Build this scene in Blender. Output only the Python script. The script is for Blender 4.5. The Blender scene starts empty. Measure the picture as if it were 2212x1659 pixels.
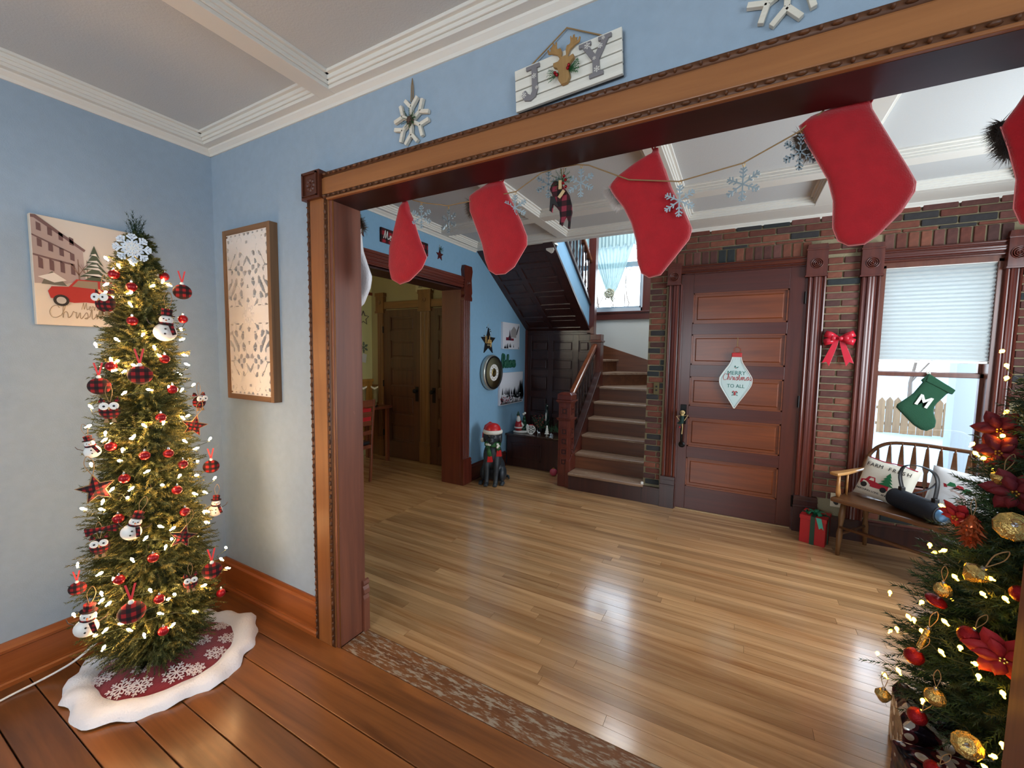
import bpy, bmesh, math, random
import numpy as np
from mathutils import Vector, Matrix
random.seed(7); rng = np.random.default_rng(7)
PI = math.pi
S = bpy.context.scene
COL = S.collection

# ------------------------------------------------------------------ camera
cam_d = bpy.data.cameras.new('camera'); cam = bpy.data.objects.new('camera', cam_d); COL.objects.link(cam)
F_PX, YAW, PITCH, ROLL = 891.678, 0.50090675, 0.07477618, -0.01437805
f_ = Vector((-math.sin(YAW)*math.cos(PITCH), math.cos(YAW)*math.cos(PITCH), -math.sin(PITCH)))
r_ = Vector((math.cos(YAW), math.sin(YAW), 0)); d_ = f_.cross(r_)
R2 = r_*math.cos(ROLL) + d_*math.sin(ROLL); D2 = -r_*math.sin(ROLL) + d_*math.cos(ROLL)
cam.matrix_world = Matrix(((R2.x, -D2.x, -f_.x, 0), (R2.y, -D2.y, -f_.y, 0), (R2.z, -D2.z, -f_.z, 1.5), (0, 0, 0, 1)))
cam_d.sensor_width = 36; cam_d.lens = F_PX/2212*36; cam_d.clip_start = 0.05; cam_d.clip_end = 200
S.camera = cam

# ------------------------------------------------------------------ world, light, exposure
S.view_settings.view_transform = 'Standard'; S.view_settings.look = 'None'
S.view_settings.gamma = 1; S.view_settings.use_curve_mapping = False
S.view_settings.exposure = 0.55
cy = S.cycles
cy.use_denoising = True; cy.max_bounces = 8; cy.diffuse_bounces = 4; cy.glossy_bounces = 3
cy.transmission_bounces = 4; cy.transparent_max_bounces = 8; cy.sample_clamp_indirect = 6; cy.sample_clamp_direct = 0
cy.caustics_reflective = False; cy.caustics_refractive = False

def lin(c):
    return tuple((x/255/12.92 if x/255 <= .04045 else ((x/255+.055)/1.055)**2.4) for x in c[:3]) + (1,)

W = bpy.data.worlds.new('sky'); S.world = W; W.use_nodes = True
wn = W.node_tree.nodes; wl = W.node_tree.links
bg = wn['Background']
tc = wn.new('ShaderNodeTexCoord'); sp = wn.new('ShaderNodeSeparateXYZ'); cr = wn.new('ShaderNodeValToRGB')
wl.new(tc.outputs['Generated'], sp.inputs[0]); wl.new(sp.outputs['Z'], cr.inputs[0]); wl.new(cr.outputs[0], bg.inputs['Color'])
cr.color_ramp.elements[0].position = 0.0; cr.color_ramp.elements[0].color = (0.85, .95, 1, 1)
cr.color_ramp.elements[1].position = 0.6; cr.color_ramp.elements[1].color = (.62, .8, 1, 1)
bg.inputs['Strength'].default_value = 6.0

def area(name, loc, target, sx, sy, power, col=(1, 1, 1), portal=False):
    l = bpy.data.lights.new(name, 'AREA'); l.shape = 'RECTANGLE'; l.size = sx; l.size_y = sy; l.energy = power; l.color = col
    o = bpy.data.objects.new(name, l); COL.objects.link(o); o.location = loc
    o.rotation_euler = (Vector(target)-Vector(loc)).to_track_quat('-Z', 'Y').to_euler()
    if portal: l.cycles.is_portal = True
    return o
# the windows that are in view, as portals for the sky
area('hall_window_portal', (1.27, 4.34, 1.4), (1.27, 0, 1.4), .66, 1.7, 1, portal=True)
area('stair_window_portal', (-1.76, 6.345, 2.9), (-1.76, 0, 2.9), 1.0, 1.4, 1, portal=True)
# daylight from windows out of view, then an added stairwell fill
area('hall_side_window_light', (2.22, 2.9, 1.55), (0, 2.7, 1.3), 1.2, 1.5, 60, (.86, .94, 1))
area('room_rear_window_light', (-.9, -2.6, 1.6), (-1.0, 2, 1.5), 1.6, 1.5, 46, (.84, .93, 1))
area('room_side_window_light', (2.2, -.6, 1.6), (-2, .3, 1.4), 1.4, 1.5, 30, (.84, .93, 1))
area('dining_window_light', (-3.9, .9, 1.6), (-4.6, 3.9, 1.4), .9, 1.2, 170, (1, .93, .72))
area('stairwell_fill_light', (-1.2, 5.1, 3.8), (-1.5, 5.2, 0), .9, .7, 20, (.9, .95, 1))  # added fill from the stairwell top, brightens the white wall; no window known

# ------------------------------------------------------------------ helpers
MATS = {}
def nodes_of(name):
    m = bpy.data.materials.new(name); m.use_nodes = True
    return m, m.node_tree.nodes, m.node_tree.links, m.node_tree.nodes['Principled BSDF']
def mat(name, col, rough=.6, metal=0, emit=None, estr=0, bump=0, bscale=80, var=0, alpha=1, sheen=0, trans=0, coat=0, spec=None):
    if name in MATS: return MATS[name]
    m, n, l, b = nodes_of(name)
    b.inputs['Base Color'].default_value = lin(col); b.inputs['Roughness'].default_value = rough; b.inputs['Metallic'].default_value = metal
    if emit: b.inputs['Emission Color'].default_value = lin(emit); b.inputs['Emission Strength'].default_value = estr
    if trans: b.inputs['Transmission Weight'].default_value = trans
    if sheen: b.inputs['Sheen Weight'].default_value = sheen
    if coat: b.inputs['Coat Weight'].default_value = coat; b.inputs['Coat Roughness'].default_value = .15
    if spec is not None: b.inputs['Specular IOR Level'].default_value = spec
    b.inputs['Alpha'].default_value = alpha
    if var or bump:
        t = n.new('ShaderNodeTexCoord'); z = n.new('ShaderNodeTexNoise'); z.inputs['Scale'].default_value = bscale; z.inputs['Detail'].default_value = 4
        l.new(t.outputs['Object'], z.inputs['Vector'])
        if bump:
            bp = n.new('ShaderNodeBump'); bp.inputs['Strength'].default_value = bump; bp.inputs['Distance'].default_value = .004
            l.new(z.outputs[0], bp.inputs['Height']); l.new(bp.outputs[0], b.inputs['Normal'])
        if var:
            z2 = n.new('ShaderNodeTexNoise'); z2.inputs['Scale'].default_value = bscale*.12; l.new(t.outputs['Object'], z2.inputs['Vector'])
            r = n.new('ShaderNodeMapRange'); r.inputs['From Min'].default_value = .3; r.inputs['From Max'].default_value = .7
            r.inputs['To Min'].default_value = 1-var; r.inputs['To Max'].default_value = 1+var
            l.new(z2.outputs[0], r.inputs[0])
            h = n.new('ShaderNodeHueSaturation'); h.inputs['Color'].default_value = lin(col); l.new(r.outputs[0], h.inputs['Value']); l.new(h.outputs[0], b.inputs['Base Color'])
    MATS[name] = m; return m

def wood(name, c1, c2, axis='x', rough=.35, scale=1.0, objvar=0.0, grain=18, coat=0, bump=.08, wear=None, spec=.5, contrast=(.3, .72)):
    """grain stretched along axis; each object of its own a little lighter or darker"""
    if name in MATS: return MATS[name]
    m, n, l, b = nodes_of(name)
    t = n.new('ShaderNodeTexCoord'); oi = n.new('ShaderNodeObjectInfo')
    mp = n.new('ShaderNodeMapping'); s = {'x': (.06, 1, 1), 'y': (1, .06, 1), 'z': (1, 1, .06)}[axis]
    mp.inputs['Scale'].default_value = [k*scale for k in s]
    ad = n.new('ShaderNodeVectorMath'); ad.operation = 'ADD'; mu = n.new('ShaderNodeVectorMath'); mu.operation = 'SCALE'
    cx = n.new('ShaderNodeCombineXYZ')
    for k in range(3): l.new(oi.outputs['Random'], cx.inputs[k])
    l.new(cx.outputs[0], mu.inputs[0]); mu.inputs['Scale'].default_value = 37 if objvar else 0
    l.new(t.outputs['Object'], mp.inputs['Vector']); l.new(mp.outputs[0], ad.inputs[0]); l.new(mu.outputs[0], ad.inputs[1])
    z = n.new('ShaderNodeTexNoise'); z.inputs['Scale'].default_value = grain; z.inputs['Detail'].default_value = 7; z.inputs['Roughness'].default_value = .62; z.inputs['Distortion'].default_value = .6
    l.new(ad.outputs[0], z.inputs['Vector'])
    cr = n.new('ShaderNodeValToRGB'); cr.color_ramp.elements[0].position = contrast[0]; cr.color_ramp.elements[0].color = lin(c1)
    cr.color_ramp.elements[1].position = contrast[1]; cr.color_ramp.elements[1].color = lin(c2)
    l.new(z.outputs[0], cr.inputs[0])
    out = cr.outputs[0]
    if objvar:
        r = n.new('ShaderNodeMapRange'); r.inputs['To Min'].default_value = 1-objvar; r.inputs['To Max'].default_value = 1+objvar; l.new(oi.outputs['Random'], r.inputs[0])
        h = n.new('ShaderNodeHueSaturation'); l.new(out, h.inputs['Color']); l.new(r.outputs[0], h.inputs['Value']); out = h.outputs[0]
    if wear:
        wc, lo, hi, ws = wear
        zn = n.new('ShaderNodeTexNoise'); zn.inputs['Scale'].default_value = ws; zn.inputs['Detail'].default_value = 8; zn.inputs['Roughness'].default_value = .7
        mp2 = n.new('ShaderNodeMapping'); mp2.inputs['Scale'].default_value = {'x': (.22, 1, 1), 'y': (1, .3, 1), 'z': (1, 1, .3)}[axis]
        l.new(t.outputs['Object'], mp2.inputs['Vector']); l.new(mp2.outputs[0], zn.inputs['Vector'])
        rr = n.new('ShaderNodeMapRange'); rr.inputs['From Min'].default_value = lo; rr.inputs['From Max'].default_value = hi; l.new(zn.outputs[0], rr.inputs[0])
        mx = n.new('ShaderNodeMix'); mx.data_type = 'RGBA'; l.new(rr.outputs[0], mx.inputs['Factor']); l.new(out, mx.inputs['A']); mx.inputs['B'].default_value = lin(wc); out = mx.outputs['Result']
    l.new(out, b.inputs['Base Color']); b.inputs['Roughness'].default_value = rough; b.inputs['Specular IOR Level'].default_value = spec
    if coat: b.inputs['Coat Weight'].default_value = coat; b.inputs['Coat Roughness'].default_value = rough*.6
    bp = n.new('ShaderNodeBump'); bp.inputs['Strength'].default_value = bump; bp.inputs['Distance'].default_value = .003
    l.new(z.outputs[0], bp.inputs['Height']); l.new(bp.outputs[0], b.inputs['Normal'])
    MATS[name] = m; return m

def plaid(name, s=30, red=(170, 28, 30), plane='xz', rough=.9):
    if name in MATS: return MATS[name]
    m, n, l, b = nodes_of(name)
    t = n.new('ShaderNodeTexCoord'); x = n.new('ShaderNodeSeparateXYZ'); l.new(t.outputs['Object'], x.inputs[0])
    outs = []
    for ax in plane.upper():
        a = n.new('ShaderNodeMath'); a.operation = 'MULTIPLY'; a.inputs[1].default_value = s; l.new(x.outputs[ax], a.inputs[0])
        f = n.new('ShaderNodeMath'); f.operation = 'FRACT'; l.new(a.outputs[0], f.inputs[0])
        g = n.new('ShaderNodeMath'); g.operation = 'GREATER_THAN'; g.inputs[1].default_value = .5; l.new(f.outputs[0], g.inputs[0]); outs.append(g.outputs[0])
    ad = n.new('ShaderNodeMath'); ad.operation = 'ADD'; l.new(outs[0], ad.inputs[0]); l.new(outs[1], ad.inputs[1])
    dv = n.new('ShaderNodeMath'); dv.operation = 'MULTIPLY'; dv.inputs[1].default_value = .5; l.new(ad.outputs[0], dv.inputs[0])
    cr = n.new('ShaderNodeValToRGB'); cr.color_ramp.interpolation = 'CONSTANT'; e = cr.color_ramp.elements
    e[0].position = 0; e[0].color = lin(red); e[1].position = .25; e[1].color = lin([c*.42 for c in red]); k = e.new(.75); k.color = lin((16, 12, 14))
    l.new(dv.outputs[0], cr.inputs[0]); l.new(cr.outputs[0], b.inputs['Base Color']); b.inputs['Roughness'].default_value = rough
    MATS[name] = m; return m

class MB:
    def __init__(s): s.v = []; s.f = []
    def add(s, vs, fs):
        k = len(s.v); s.v += [tuple(p) for p in vs]; s.f += [tuple(i+k for i in f) for f in fs]; return s
    def box(s, x0, x1, y0, y1, z0, z1):
        return s.add([(x0, y0, z0), (x1, y0, z0), (x1, y1, z0), (x0, y1, z0), (x0, y0, z1), (x1, y0, z1), (x1, y1, z1), (x0, y1, z1)],
                     [(0, 3, 2, 1), (4, 5, 6, 7), (0, 1, 5, 4), (1, 2, 6, 5), (2, 3, 7, 6), (3, 0, 4, 7)])
    def prism(s, poly, a, b, plane='xz'):
        """polygon given in the plane, swept from a to b along the third axis"""
        def P(p, t): return {'xz': (p[0], t, p[1]), 'yz': (t, p[0], p[1]), 'xy': (p[0], p[1], t)}[plane]
        n = len(poly); vs = [P(p, a) for p in poly]+[P(p, b) for p in poly]
        ar = sum(poly[i][0]*poly[(i+1) % n][1]-poly[(i+1) % n][0]*poly[i][1] for i in range(n))
        fl = (ar > 0) ^ (plane == 'xz') ^ (b < a)
        fs = [tuple(range(n)), tuple(range(2*n-1, n-1, -1))]+[(i, i+n, (i+1) % n+n, (i+1) % n) for i in range(n)]
        if fl: fs = [tuple(reversed(f)) for f in fs]
        return s.add(vs, fs)
    def tube(s, pts, r, n=6, cap=True):
        pts = [Vector(p) for p in pts]; k = len(pts); rs = r if isinstance(r, (list, tuple)) else [r]*k
        vs = []; up = None
        for i, p in enumerate(pts):
            d = (pts[min(i+1, k-1)]-pts[max(i-1, 0)])
            d = d.normalized() if d.length > 1e-9 else Vector((0, 0, 1))
            if up is None: up = d.orthogonal().normalized()
            up = (up-d*up.dot(d)); up = up.normalized() if up.length > 1e-6 else d.orthogonal().normalized()
            w = d.cross(up)
            for j in range(n):
                a = 2*PI*j/n; vs.append(p+(up*math.cos(a)+w*math.sin(a))*rs[i])
        fs = [(i*n+j, i*n+(j+1) % n, (i+1)*n+(j+1) % n, (i+1)*n+j) for i in range(k-1) for j in range(n)]
        if cap: fs += [tuple(range(n-1, -1, -1)), tuple((k-1)*n+j for j in range(n))]
        return s.add(vs, fs)
    def lathe(s, prof, n=16, o=(0, 0, 0), axis='z', sq=1.0):
        vs = []; o = Vector(o)
        for r, h in prof:
            for j in range(n):
                a = 2*PI*j/n; c, d = r*math.cos(a), r*math.sin(a)*sq
                vs.append(o+Vector({'z': (c, d, h), 'y': (c, h, d), 'x': (h, c, d)}[axis]))
        k = len(prof)
        fs = [(i*n+j, i*n+(j+1) % n, (i+1)*n+(j+1) % n, (i+1)*n+j) for i in range(k-1) for j in range(n)]
        if prof[0][0] > 1e-6: fs.append(tuple(range(n-1, -1, -1)))
        if prof[-1][0] > 1e-6: fs.append(tuple((k-1)*n+j for j in range(n)))
        if axis == 'y': fs = [tuple(reversed(f)) for f in fs]
        return s.add(vs, fs)
    def ball(s, c, r, n=12, m=8, sc=(1, 1, 1)):
        prof = [(max(1e-7, math.sin(PI*i/m)), -math.cos(PI*i/m)) for i in range(m+1)]
        vs = []; c = Vector(c)
        for q, h in prof:
            for j in range(n):
                a = 2*PI*j/n; vs.append(c+Vector((q*math.cos(a)*sc[0]*r, q*math.sin(a)*sc[1]*r, h*sc[2]*r)))
        return s.add(vs, [(i*n+j, i*n+(j+1) % n, (i+1)*n+(j+1) % n, (i+1)*n+j) for i in range(m) for j in range(n)])
    def puffy(s, outline, th, rows=22, n=12, y=0, p=.5):
        """a stuffed shape: outline in x,z, lens-shaped cross sections"""
        zs = [q[1] for q in outline]; z0, z1 = min(zs), max(zs); N = len(outline); rings = []
        for i in range(rows+1):
            t = i/rows; t = .5-.5*math.cos(PI*t); z = z0+(z1-z0)*(t*.998+.001); xs = []
            for k in range(N):
                a, b = outline[k], outline[(k+1) % N]
                if (a[1]-z)*(b[1]-z) <= 0 and abs(a[1]-b[1]) > 1e-9: xs.append(a[0]+(b[0]-a[0])*(z-a[1])/(b[1]-a[1]))
            xa, xb = min(xs), max(xs); cx, hw = (xa+xb)/2, (xb-xa)/2
            h = min(1, 2.2*math.sin(PI*max(.02, min(.98, t)))**p)*min(1, hw*9/th*.22+.15)
            rings.append([(cx+hw*math.cos(2*PI*j/n), y+th/2*h*math.copysign(abs(math.sin(2*PI*j/n))**.7, math.sin(2*PI*j/n)), z) for j in range(n)])
        vs = [q for r in rings for q in r]; k = len(rings)
        fs = [(i*n+j, i*n+(j+1) % n, (i+1)*n+(j+1) % n, (i+1)*n+j) for i in range(k-1) for j in range(n)]
        fs += [tuple(range(n-1, -1, -1)), tuple((k-1)*n+j for j in range(n))]
        return s.add(vs, fs)
    def xf(s, M, start=0):
        s.v[start:] = [tuple(M @ Vector(p)) for p in s.v[start:]]; return s
    def build(s, name, m, parent=None, smooth=False, bevel=0, loc=None, rz=0, kind=None, label=None, cat=None, group=None, sub=0, solid=0):
        me = bpy.data.meshes.new(name); me.from_pydata(s.v, [], s.f); me.materials.append(m)
        if smooth: me.polygons.foreach_set('use_smooth', [True]*len(me.polygons))
        me.update(); o = bpy.data.objects.new(name, me); COL.objects.link(o)
        if parent is not None: o.parent = parent
        if loc is not None: o.location = loc
        if rz: o.rotation_euler = (0, 0, rz)
        if bevel:
            b = o.modifiers.new('bevel', 'BEVEL'); b.width = bevel; b.segments = 2; b.limit_method = 'ANGLE'; b.angle_limit = .6
        if sub: b = o.modifiers.new('sub', 'SUBSURF'); b.levels = sub; b.render_levels = sub
        if kind: o['kind'] = kind
        if label: o['label'] = label
        if cat: o['category'] = cat
        if group: o['group'] = group
        return o

def thing(name, label, cat, loc=(0, 0, 0), rz=0, group=None, scale=None):
    o = bpy.data.objects.new(name, None); COL.objects.link(o); o.empty_display_size = .05
    o.location = loc; o.rotation_euler = (0, 0, rz); o['label'] = label; o['category'] = cat
    if group: o['group'] = group
    if scale: o.scale = scale if isinstance(scale, tuple) else (scale,)*3
    return o
def struct(name, loc=(0, 0, 0), rz=0):
    o = bpy.data.objects.new(name, None); COL.objects.link(o); o.location = loc; o.rotation_euler = (0, 0, rz); o['kind'] = 'structure'; return o
def copy_tree(o, parent=None):
    c = o.copy(); COL.objects.link(c)
    if parent is not None: c.parent = parent
    for ch in list(o.children): copy_tree(ch, c)
    return c
def place(proto, used, loc, rz, label, scale=None, group=None, rx=0, ry=0):
    o = copy_tree(proto) if used[0] else proto
    used[0] = True; o.location = loc; o.rotation_euler = (rx, ry, rz); o['label'] = label
    if group: o['group'] = group
    if scale: o.scale = (scale,)*3
    return o
def text(txt, size, m, parent, x, z, y, name='lettering', ext=.001, shear=0, align='CENTER', sx=1.0, bold=0, rot=0):
    c = bpy.data.curves.new(name, 'FONT'); c.body = txt; c.size = size; c.extrude = ext; c.shear = shear; c.align_x = align; c.offset = bold; c.resolution_u = 3
    t = bpy.data.objects.new('tmp', c); COL.objects.link(t); dg = bpy.context.evaluated_depsgraph_get()
    me = bpy.data.meshes.new_from_object(t.evaluated_get(dg)); COL.objects.unlink(t); bpy.data.objects.remove(t)
    M = Matrix.Translation((x, y, z)) @ Matrix.Rotation(rot, 4, 'Y') @ Matrix(((sx, 0, 0, 0), (0, 0, -1, 0), (0, 1, 0, 0), (0, 0, 0, 1)))
    me.transform(M); me.materials.clear(); me.materials.append(m); me.name = name
    o = bpy.data.objects.new(name, me); COL.objects.link(o); o.parent = parent; return o
def spline(pts, k=6):
    out = []; P = [Vector(p) for p in pts]; P = [P[0]]+P+[P[-1]]
    for i in range(1, len(P)-2):
        for j in range(k):
            t = j/k; a, b, c, d = P[i-1], P[i], P[i+1], P[i+2]
            out.append(.5*((2*b)+(c-a)*t+(2*a-5*b+4*c-d)*t*t+(3*b-a-3*c+d)*t**3))
    out.append(P[-2]); return out
GL = {'M': (1.0, [(0, .05), (.15, .5), (.3, .95), (.32, .4), (.36, .1), (.55, .6), (.68, .95), (.68, .4), (.75, .05), (.95, .2)]),
      'C': (.7, [(.62, .8), (.5, .97), (.25, .85), (.08, .45), (.18, .08), (.42, .02), (.68, .2)]),
      'h': (.55, [(0, .2), (.2, .7), (.25, .98), (.14, .9), (.1, .3), (.1, .04), (.16, .4), (.3, .52), (.38, .35), (.4, .05), (.55, .2)]),
      'r': (.42, [(0, .2), (.12, .5), (.16, .58), (.26, .48), (.33, .5), (.3, .2), (.34, .04), (.42, .2)]),
      'i': (.3, [(0, .2), (.12, .5), (.12, .15), (.18, .03), (.3, .2)]),
      's': (.38, [(0, .2), (.2, .55), (.28, .3), (.24, .05), (.08, .06), (.38, .2)]),
      't': (.34, [(0, .2), (.16, .85), (.14, .2), (.2, .03), (.34, .2)]),
      'm': (.8, [(0, .2), (.1, .5), (.1, .05), (.2, .45), (.3, .5), (.33, .05), (.43, .45), (.54, .5), (.58, .1), (.66, .03), (.8, .2)]),
      'a': (.5, [(0, .2), (.3, .5), (.12, .45), (.08, .12), (.2, .03), (.34, .3), (.36, .5), (.36, .1), (.5, .2)]),
      'e': (.4, [(0, .2), (.26, .35), (.24, .52), (.1, .45), (.08, .12), (.22, .02), (.4, .2)]),
      'y': (.5, [(0, .3), (.08, .5), (.1, .15), (.22, .05), (.34, .45), (.34, -.1), (.22, -.4), (.1, -.25), (.5, .2)]),
      'l': (.32, [(0, .2), (.22, .8), (.16, .97), (.1, .6), (.12, .1), (.2, .03), (.32, .2)]),
      'v': (.42, [(0, .3), (.06, .5), (.16, .05), (.3, .5), (.42, .42)]),
      'B': (.75, [(.12, .02), (.15, .95), (.5, .95), (.52, .65), (.18, .52), (.58, .45), (.6, .1), (.2, .02), (.7, .12)]),
      'o': (.45, [(0, .2), (.2, .5), (.08, .3), (.15, .04), (.3, .1), (.28, .45), (.45, .42)]),
      'g': (.5, [(0, .2), (.3, .5), (.1, .4), (.12, .06), (.34, .4), (.34, -.1), (.22, -.4), (.1, -.25), (.5, .2)]),
      ' ': (.35, [])}
def script(txt, size, m, parent, x, z, y, name='lettering', r=.06, slope=0, kx=1.0, flat=.5):
    """joined-up handwriting as a raised line; x is the left end"""
    mb = MB(); px = 0
    for ch in txt:
        adv, p = GL[ch]
        if p:
            q = spline([(px+a, 0, b) for a, b in p], 4)
            mb.tube([(x+v.x*size*kx, y, z+v.z*size+v.x*slope*size) for v in q], r*size, 4)
        px += adv
    return mb.build(name, m, parent, smooth=True)
ORD = ['first', 'second', 'third', 'fourth', 'fifth', 'sixth', 'seventh', 'eighth', 'ninth', 'tenth', 'eleventh', 'twelfth', 'thirteenth', 'fourteenth',
       'fifteenth', 'sixteenth', 'seventeenth', 'eighteenth', 'nineteenth', 'twentieth', 'twenty-first', 'twenty-second', 'twenty-third', 'twenty-fourth']

# ------------------------------------------------------------------ materials
BLUE = mat('blue_wall_paint', (152, 172, 190), .75, bump=.25, bscale=220, var=.03)
HBLUE = mat('hall_blue_wall_paint', (134, 177, 207), .75, bump=.25, bscale=220, var=.02)
WHITE = mat('white_trim_paint', (226, 224, 216), .5)
CEIL = mat('ceiling_plaster', (200, 203, 203), .9, bump=.3, bscale=150)
MORTAR = mat('mortar', (150, 139, 110), .95, bump=.8, bscale=120)
CAS = wood('honey_casing_wood_x', (134, 82, 44), (170, 112, 64), 'x', .38, grain=12, bump=.05)
CASZ = wood('honey_casing_wood_z', (122, 74, 38), (156, 98, 52), 'z', .38, grain=12, bump=.05)
CARVE = wood('carved_dark_wood', (70, 42, 26), (112, 68, 38), 'x', .5, grain=30)
JAMB = wood('jamb_red_brown_wood', (98, 54, 40), (132, 76, 54), 'z', .42, grain=16, bump=.1, wear=((176, 140, 120), .68, .72, 40))
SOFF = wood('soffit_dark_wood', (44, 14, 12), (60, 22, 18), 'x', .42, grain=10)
MAH = wood('mahogany_z', (74, 28, 20), (108, 48, 34), 'z', .3, grain=20, coat=.3)
MAHX = wood('mahogany_x', (70, 27, 20), (102, 46, 34), 'x', .3, grain=20, coat=.3)
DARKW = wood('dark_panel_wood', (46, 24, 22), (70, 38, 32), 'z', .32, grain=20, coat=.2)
DOORP = wood('door_panel_wood', (98, 44, 18), (136, 68, 30), 'x', .35, grain=14, coat=.2)
DOORR = wood('door_rail_wood', (66, 24, 17), (88, 36, 26), 'x', .35, grain=14, coat=.2)
DOORS = wood('door_stile_wood', (66, 24, 17), (90, 38, 26), 'z', .35, grain=14, coat=.2)
BASEW = wood('baseboard_wood', (128, 66, 28), (166, 94, 46), 'x', .32, grain=12)
BASEY = wood('baseboard_wood_y', (128, 66, 28), (166, 94, 46), 'y', .32, grain=12)
DINW = wood('dining_door_wood', (62, 34, 20), (84, 48, 28), 'z', .4, grain=16)
DINC = wood('dining_casing_wood', (96, 62, 30), (128, 84, 44), 'z', .4, grain=16)
PLANK = wood('wide_pine_plank', (80, 46, 24), (162, 100, 52), 'x', .30, objvar=.22, grain=9, coat=.25, bump=.06, contrast=(.28, .75))
STRIP = wood('narrow_oak_strip', (138, 92, 52), (206, 162, 114), 'x', .22, objvar=.2, grain=13, coat=.8, bump=.03, contrast=(.25, .7))
WORN = wood('worn_threshold_wood', (104, 62, 34), (142, 92, 52), 'x', .5, grain=9, bump=.3, wear=((166, 148, 126), .50, .58, 60))
GAP = mat('floor_gap', (42, 22, 12), .9)
BLACK = mat('black_metal', (20, 18, 18), .4, metal=.6)
CHROME = mat('bright_metal', (190, 190, 190), .25, metal=1)
TWINE = mat('jute_twine', (150, 122, 84), .9)
RED = mat('red_felt', (174, 20, 32), .95, bump=.5, bscale=260, var=.08, sheen=.3)
WFUR = mat('white_plush', (236, 236, 240), .95, bump=.8, bscale=120, sheen=.4)
GOLD = mat('gold', (214, 168, 72), .3, metal=.8)
GREEN = mat('green_ribbon', (26, 120, 80), .5)
PL30 = plaid('buffalo_plaid_small', 42, (150, 22, 26)); PL60 = plaid('buffalo_plaid_tiny', 60, (140, 20, 26)); PL20 = plaid('buffalo_plaid', 30, (150, 24, 32))
NEEDLE = mat('fir_needle', (64, 72, 28), .7); NEEDLE_TIP = mat('fir_needle_light', (112, 106, 46), .7)
NEEDLE2 = mat('pine_needle_deep', (26, 52, 26), .65)
REDGL = mat('red_glitter', (150, 14, 24), .25, metal=.6, bump=.6, bscale=300)
WHT = mat('white_enamel', (236, 234, 228), .45); BLK = mat('black_paint', (18, 16, 18), .5)
GALV = mat('galvanized_metal', (150, 164, 170), .45, metal=.75)

# ------------------------------------------------------------------ floors
XL, XR = -2.78, 2.3
fl = MB().box(-2.9, 2.4, -3.0, 1.34, -.06, -.012).build('floor', GAP, kind='structure')
y = 1.335; row = 0
while y > -1.7:
    w = .138; y0 = y-w; cuts = sorted([XL, XR]+([random.uniform(-1.5, 1.6)] if row % 2 else []))
    for a, b in zip(cuts, cuts[1:]):
        MB().box(a+.001, b-.001, y0+.0022, y-.0022, -.02, 0).build('plank', PLANK, fl, bevel=.0022)
    y = y0; row += 1
MB().box(XL, XR, -3, y, -.02, -.001).build('plank', PLANK, fl)
fh = MB().box(-2.75, 2.4, 1.34, 5.35, -.06, -.012).build('floor_hall', GAP, kind='structure')
MB().box(-1.695, .65, 1.3365, 1.497, -.02, .001).build('threshold', WORN, fh, bevel=.003, label='grey worn threshold board with flaked varnish')
y = 1.4985; row = 0
while y < 4.75:
    w = .0585; x1 = 2.3 if y < 4.3 else -1.6; x = -2.70; first = True
    while x < x1-.05:
        L = random.uniform(.5, 2.3) if first else random.uniform(1.0, 2.6); first = False
        e = x1 if x+L > x1-.3 else x+L
        MB().box(x+.0006, e-.0006, y+.0007, y+w-.0007, -.02, random.uniform(-.0006, .0004)).build('strip', STRIP, fh)
        x = e
    y += w; row += 1
fd = MB().box(-4.8, -2.70, 1.0, 4.35, -.06, -.012).build('floor_dining', GAP, kind='structure')
mb = MB(); y = 1.0
while y < 4.3:
    x = -4.7
    while x < -2.705:
        e = min(-2.703, x+random.uniform(.6, 1.6)); mb.box(x+.0006, e-.0006, y+.0007, y+.0578, -.02, 0); x = e
    y += .0585
mb.build('strips', STRIP, fd, kind='stuff')

# ------------------------------------------------------------------ walls (near room and opening)
wl_ = MB().box(-2.90, -2.78, -3.0, 1.37, 0, 2.9).build('wall_left', BLUE, kind='structure')
MB().box(-2.9, 2.45, -3.12, -3.0, 0, 2.9).build('wall_rear', BLUE, kind='structure')
MB().box(2.3, 2.42, -3.0, 4.4, 0, 2.9).build('wall_right', BLUE, kind='structure')
wm = struct('wall_opening')
MB().box(-2.78, -1.715, 1.35, 1.475, 0, 2.9).box(-1.715, .665, 1.35, 1.475, 2.215, 2.9).box(.665, 2.3, 1.35, 1.475, 0, 2.9).build('wall_panel', BLUE, wm)
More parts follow.
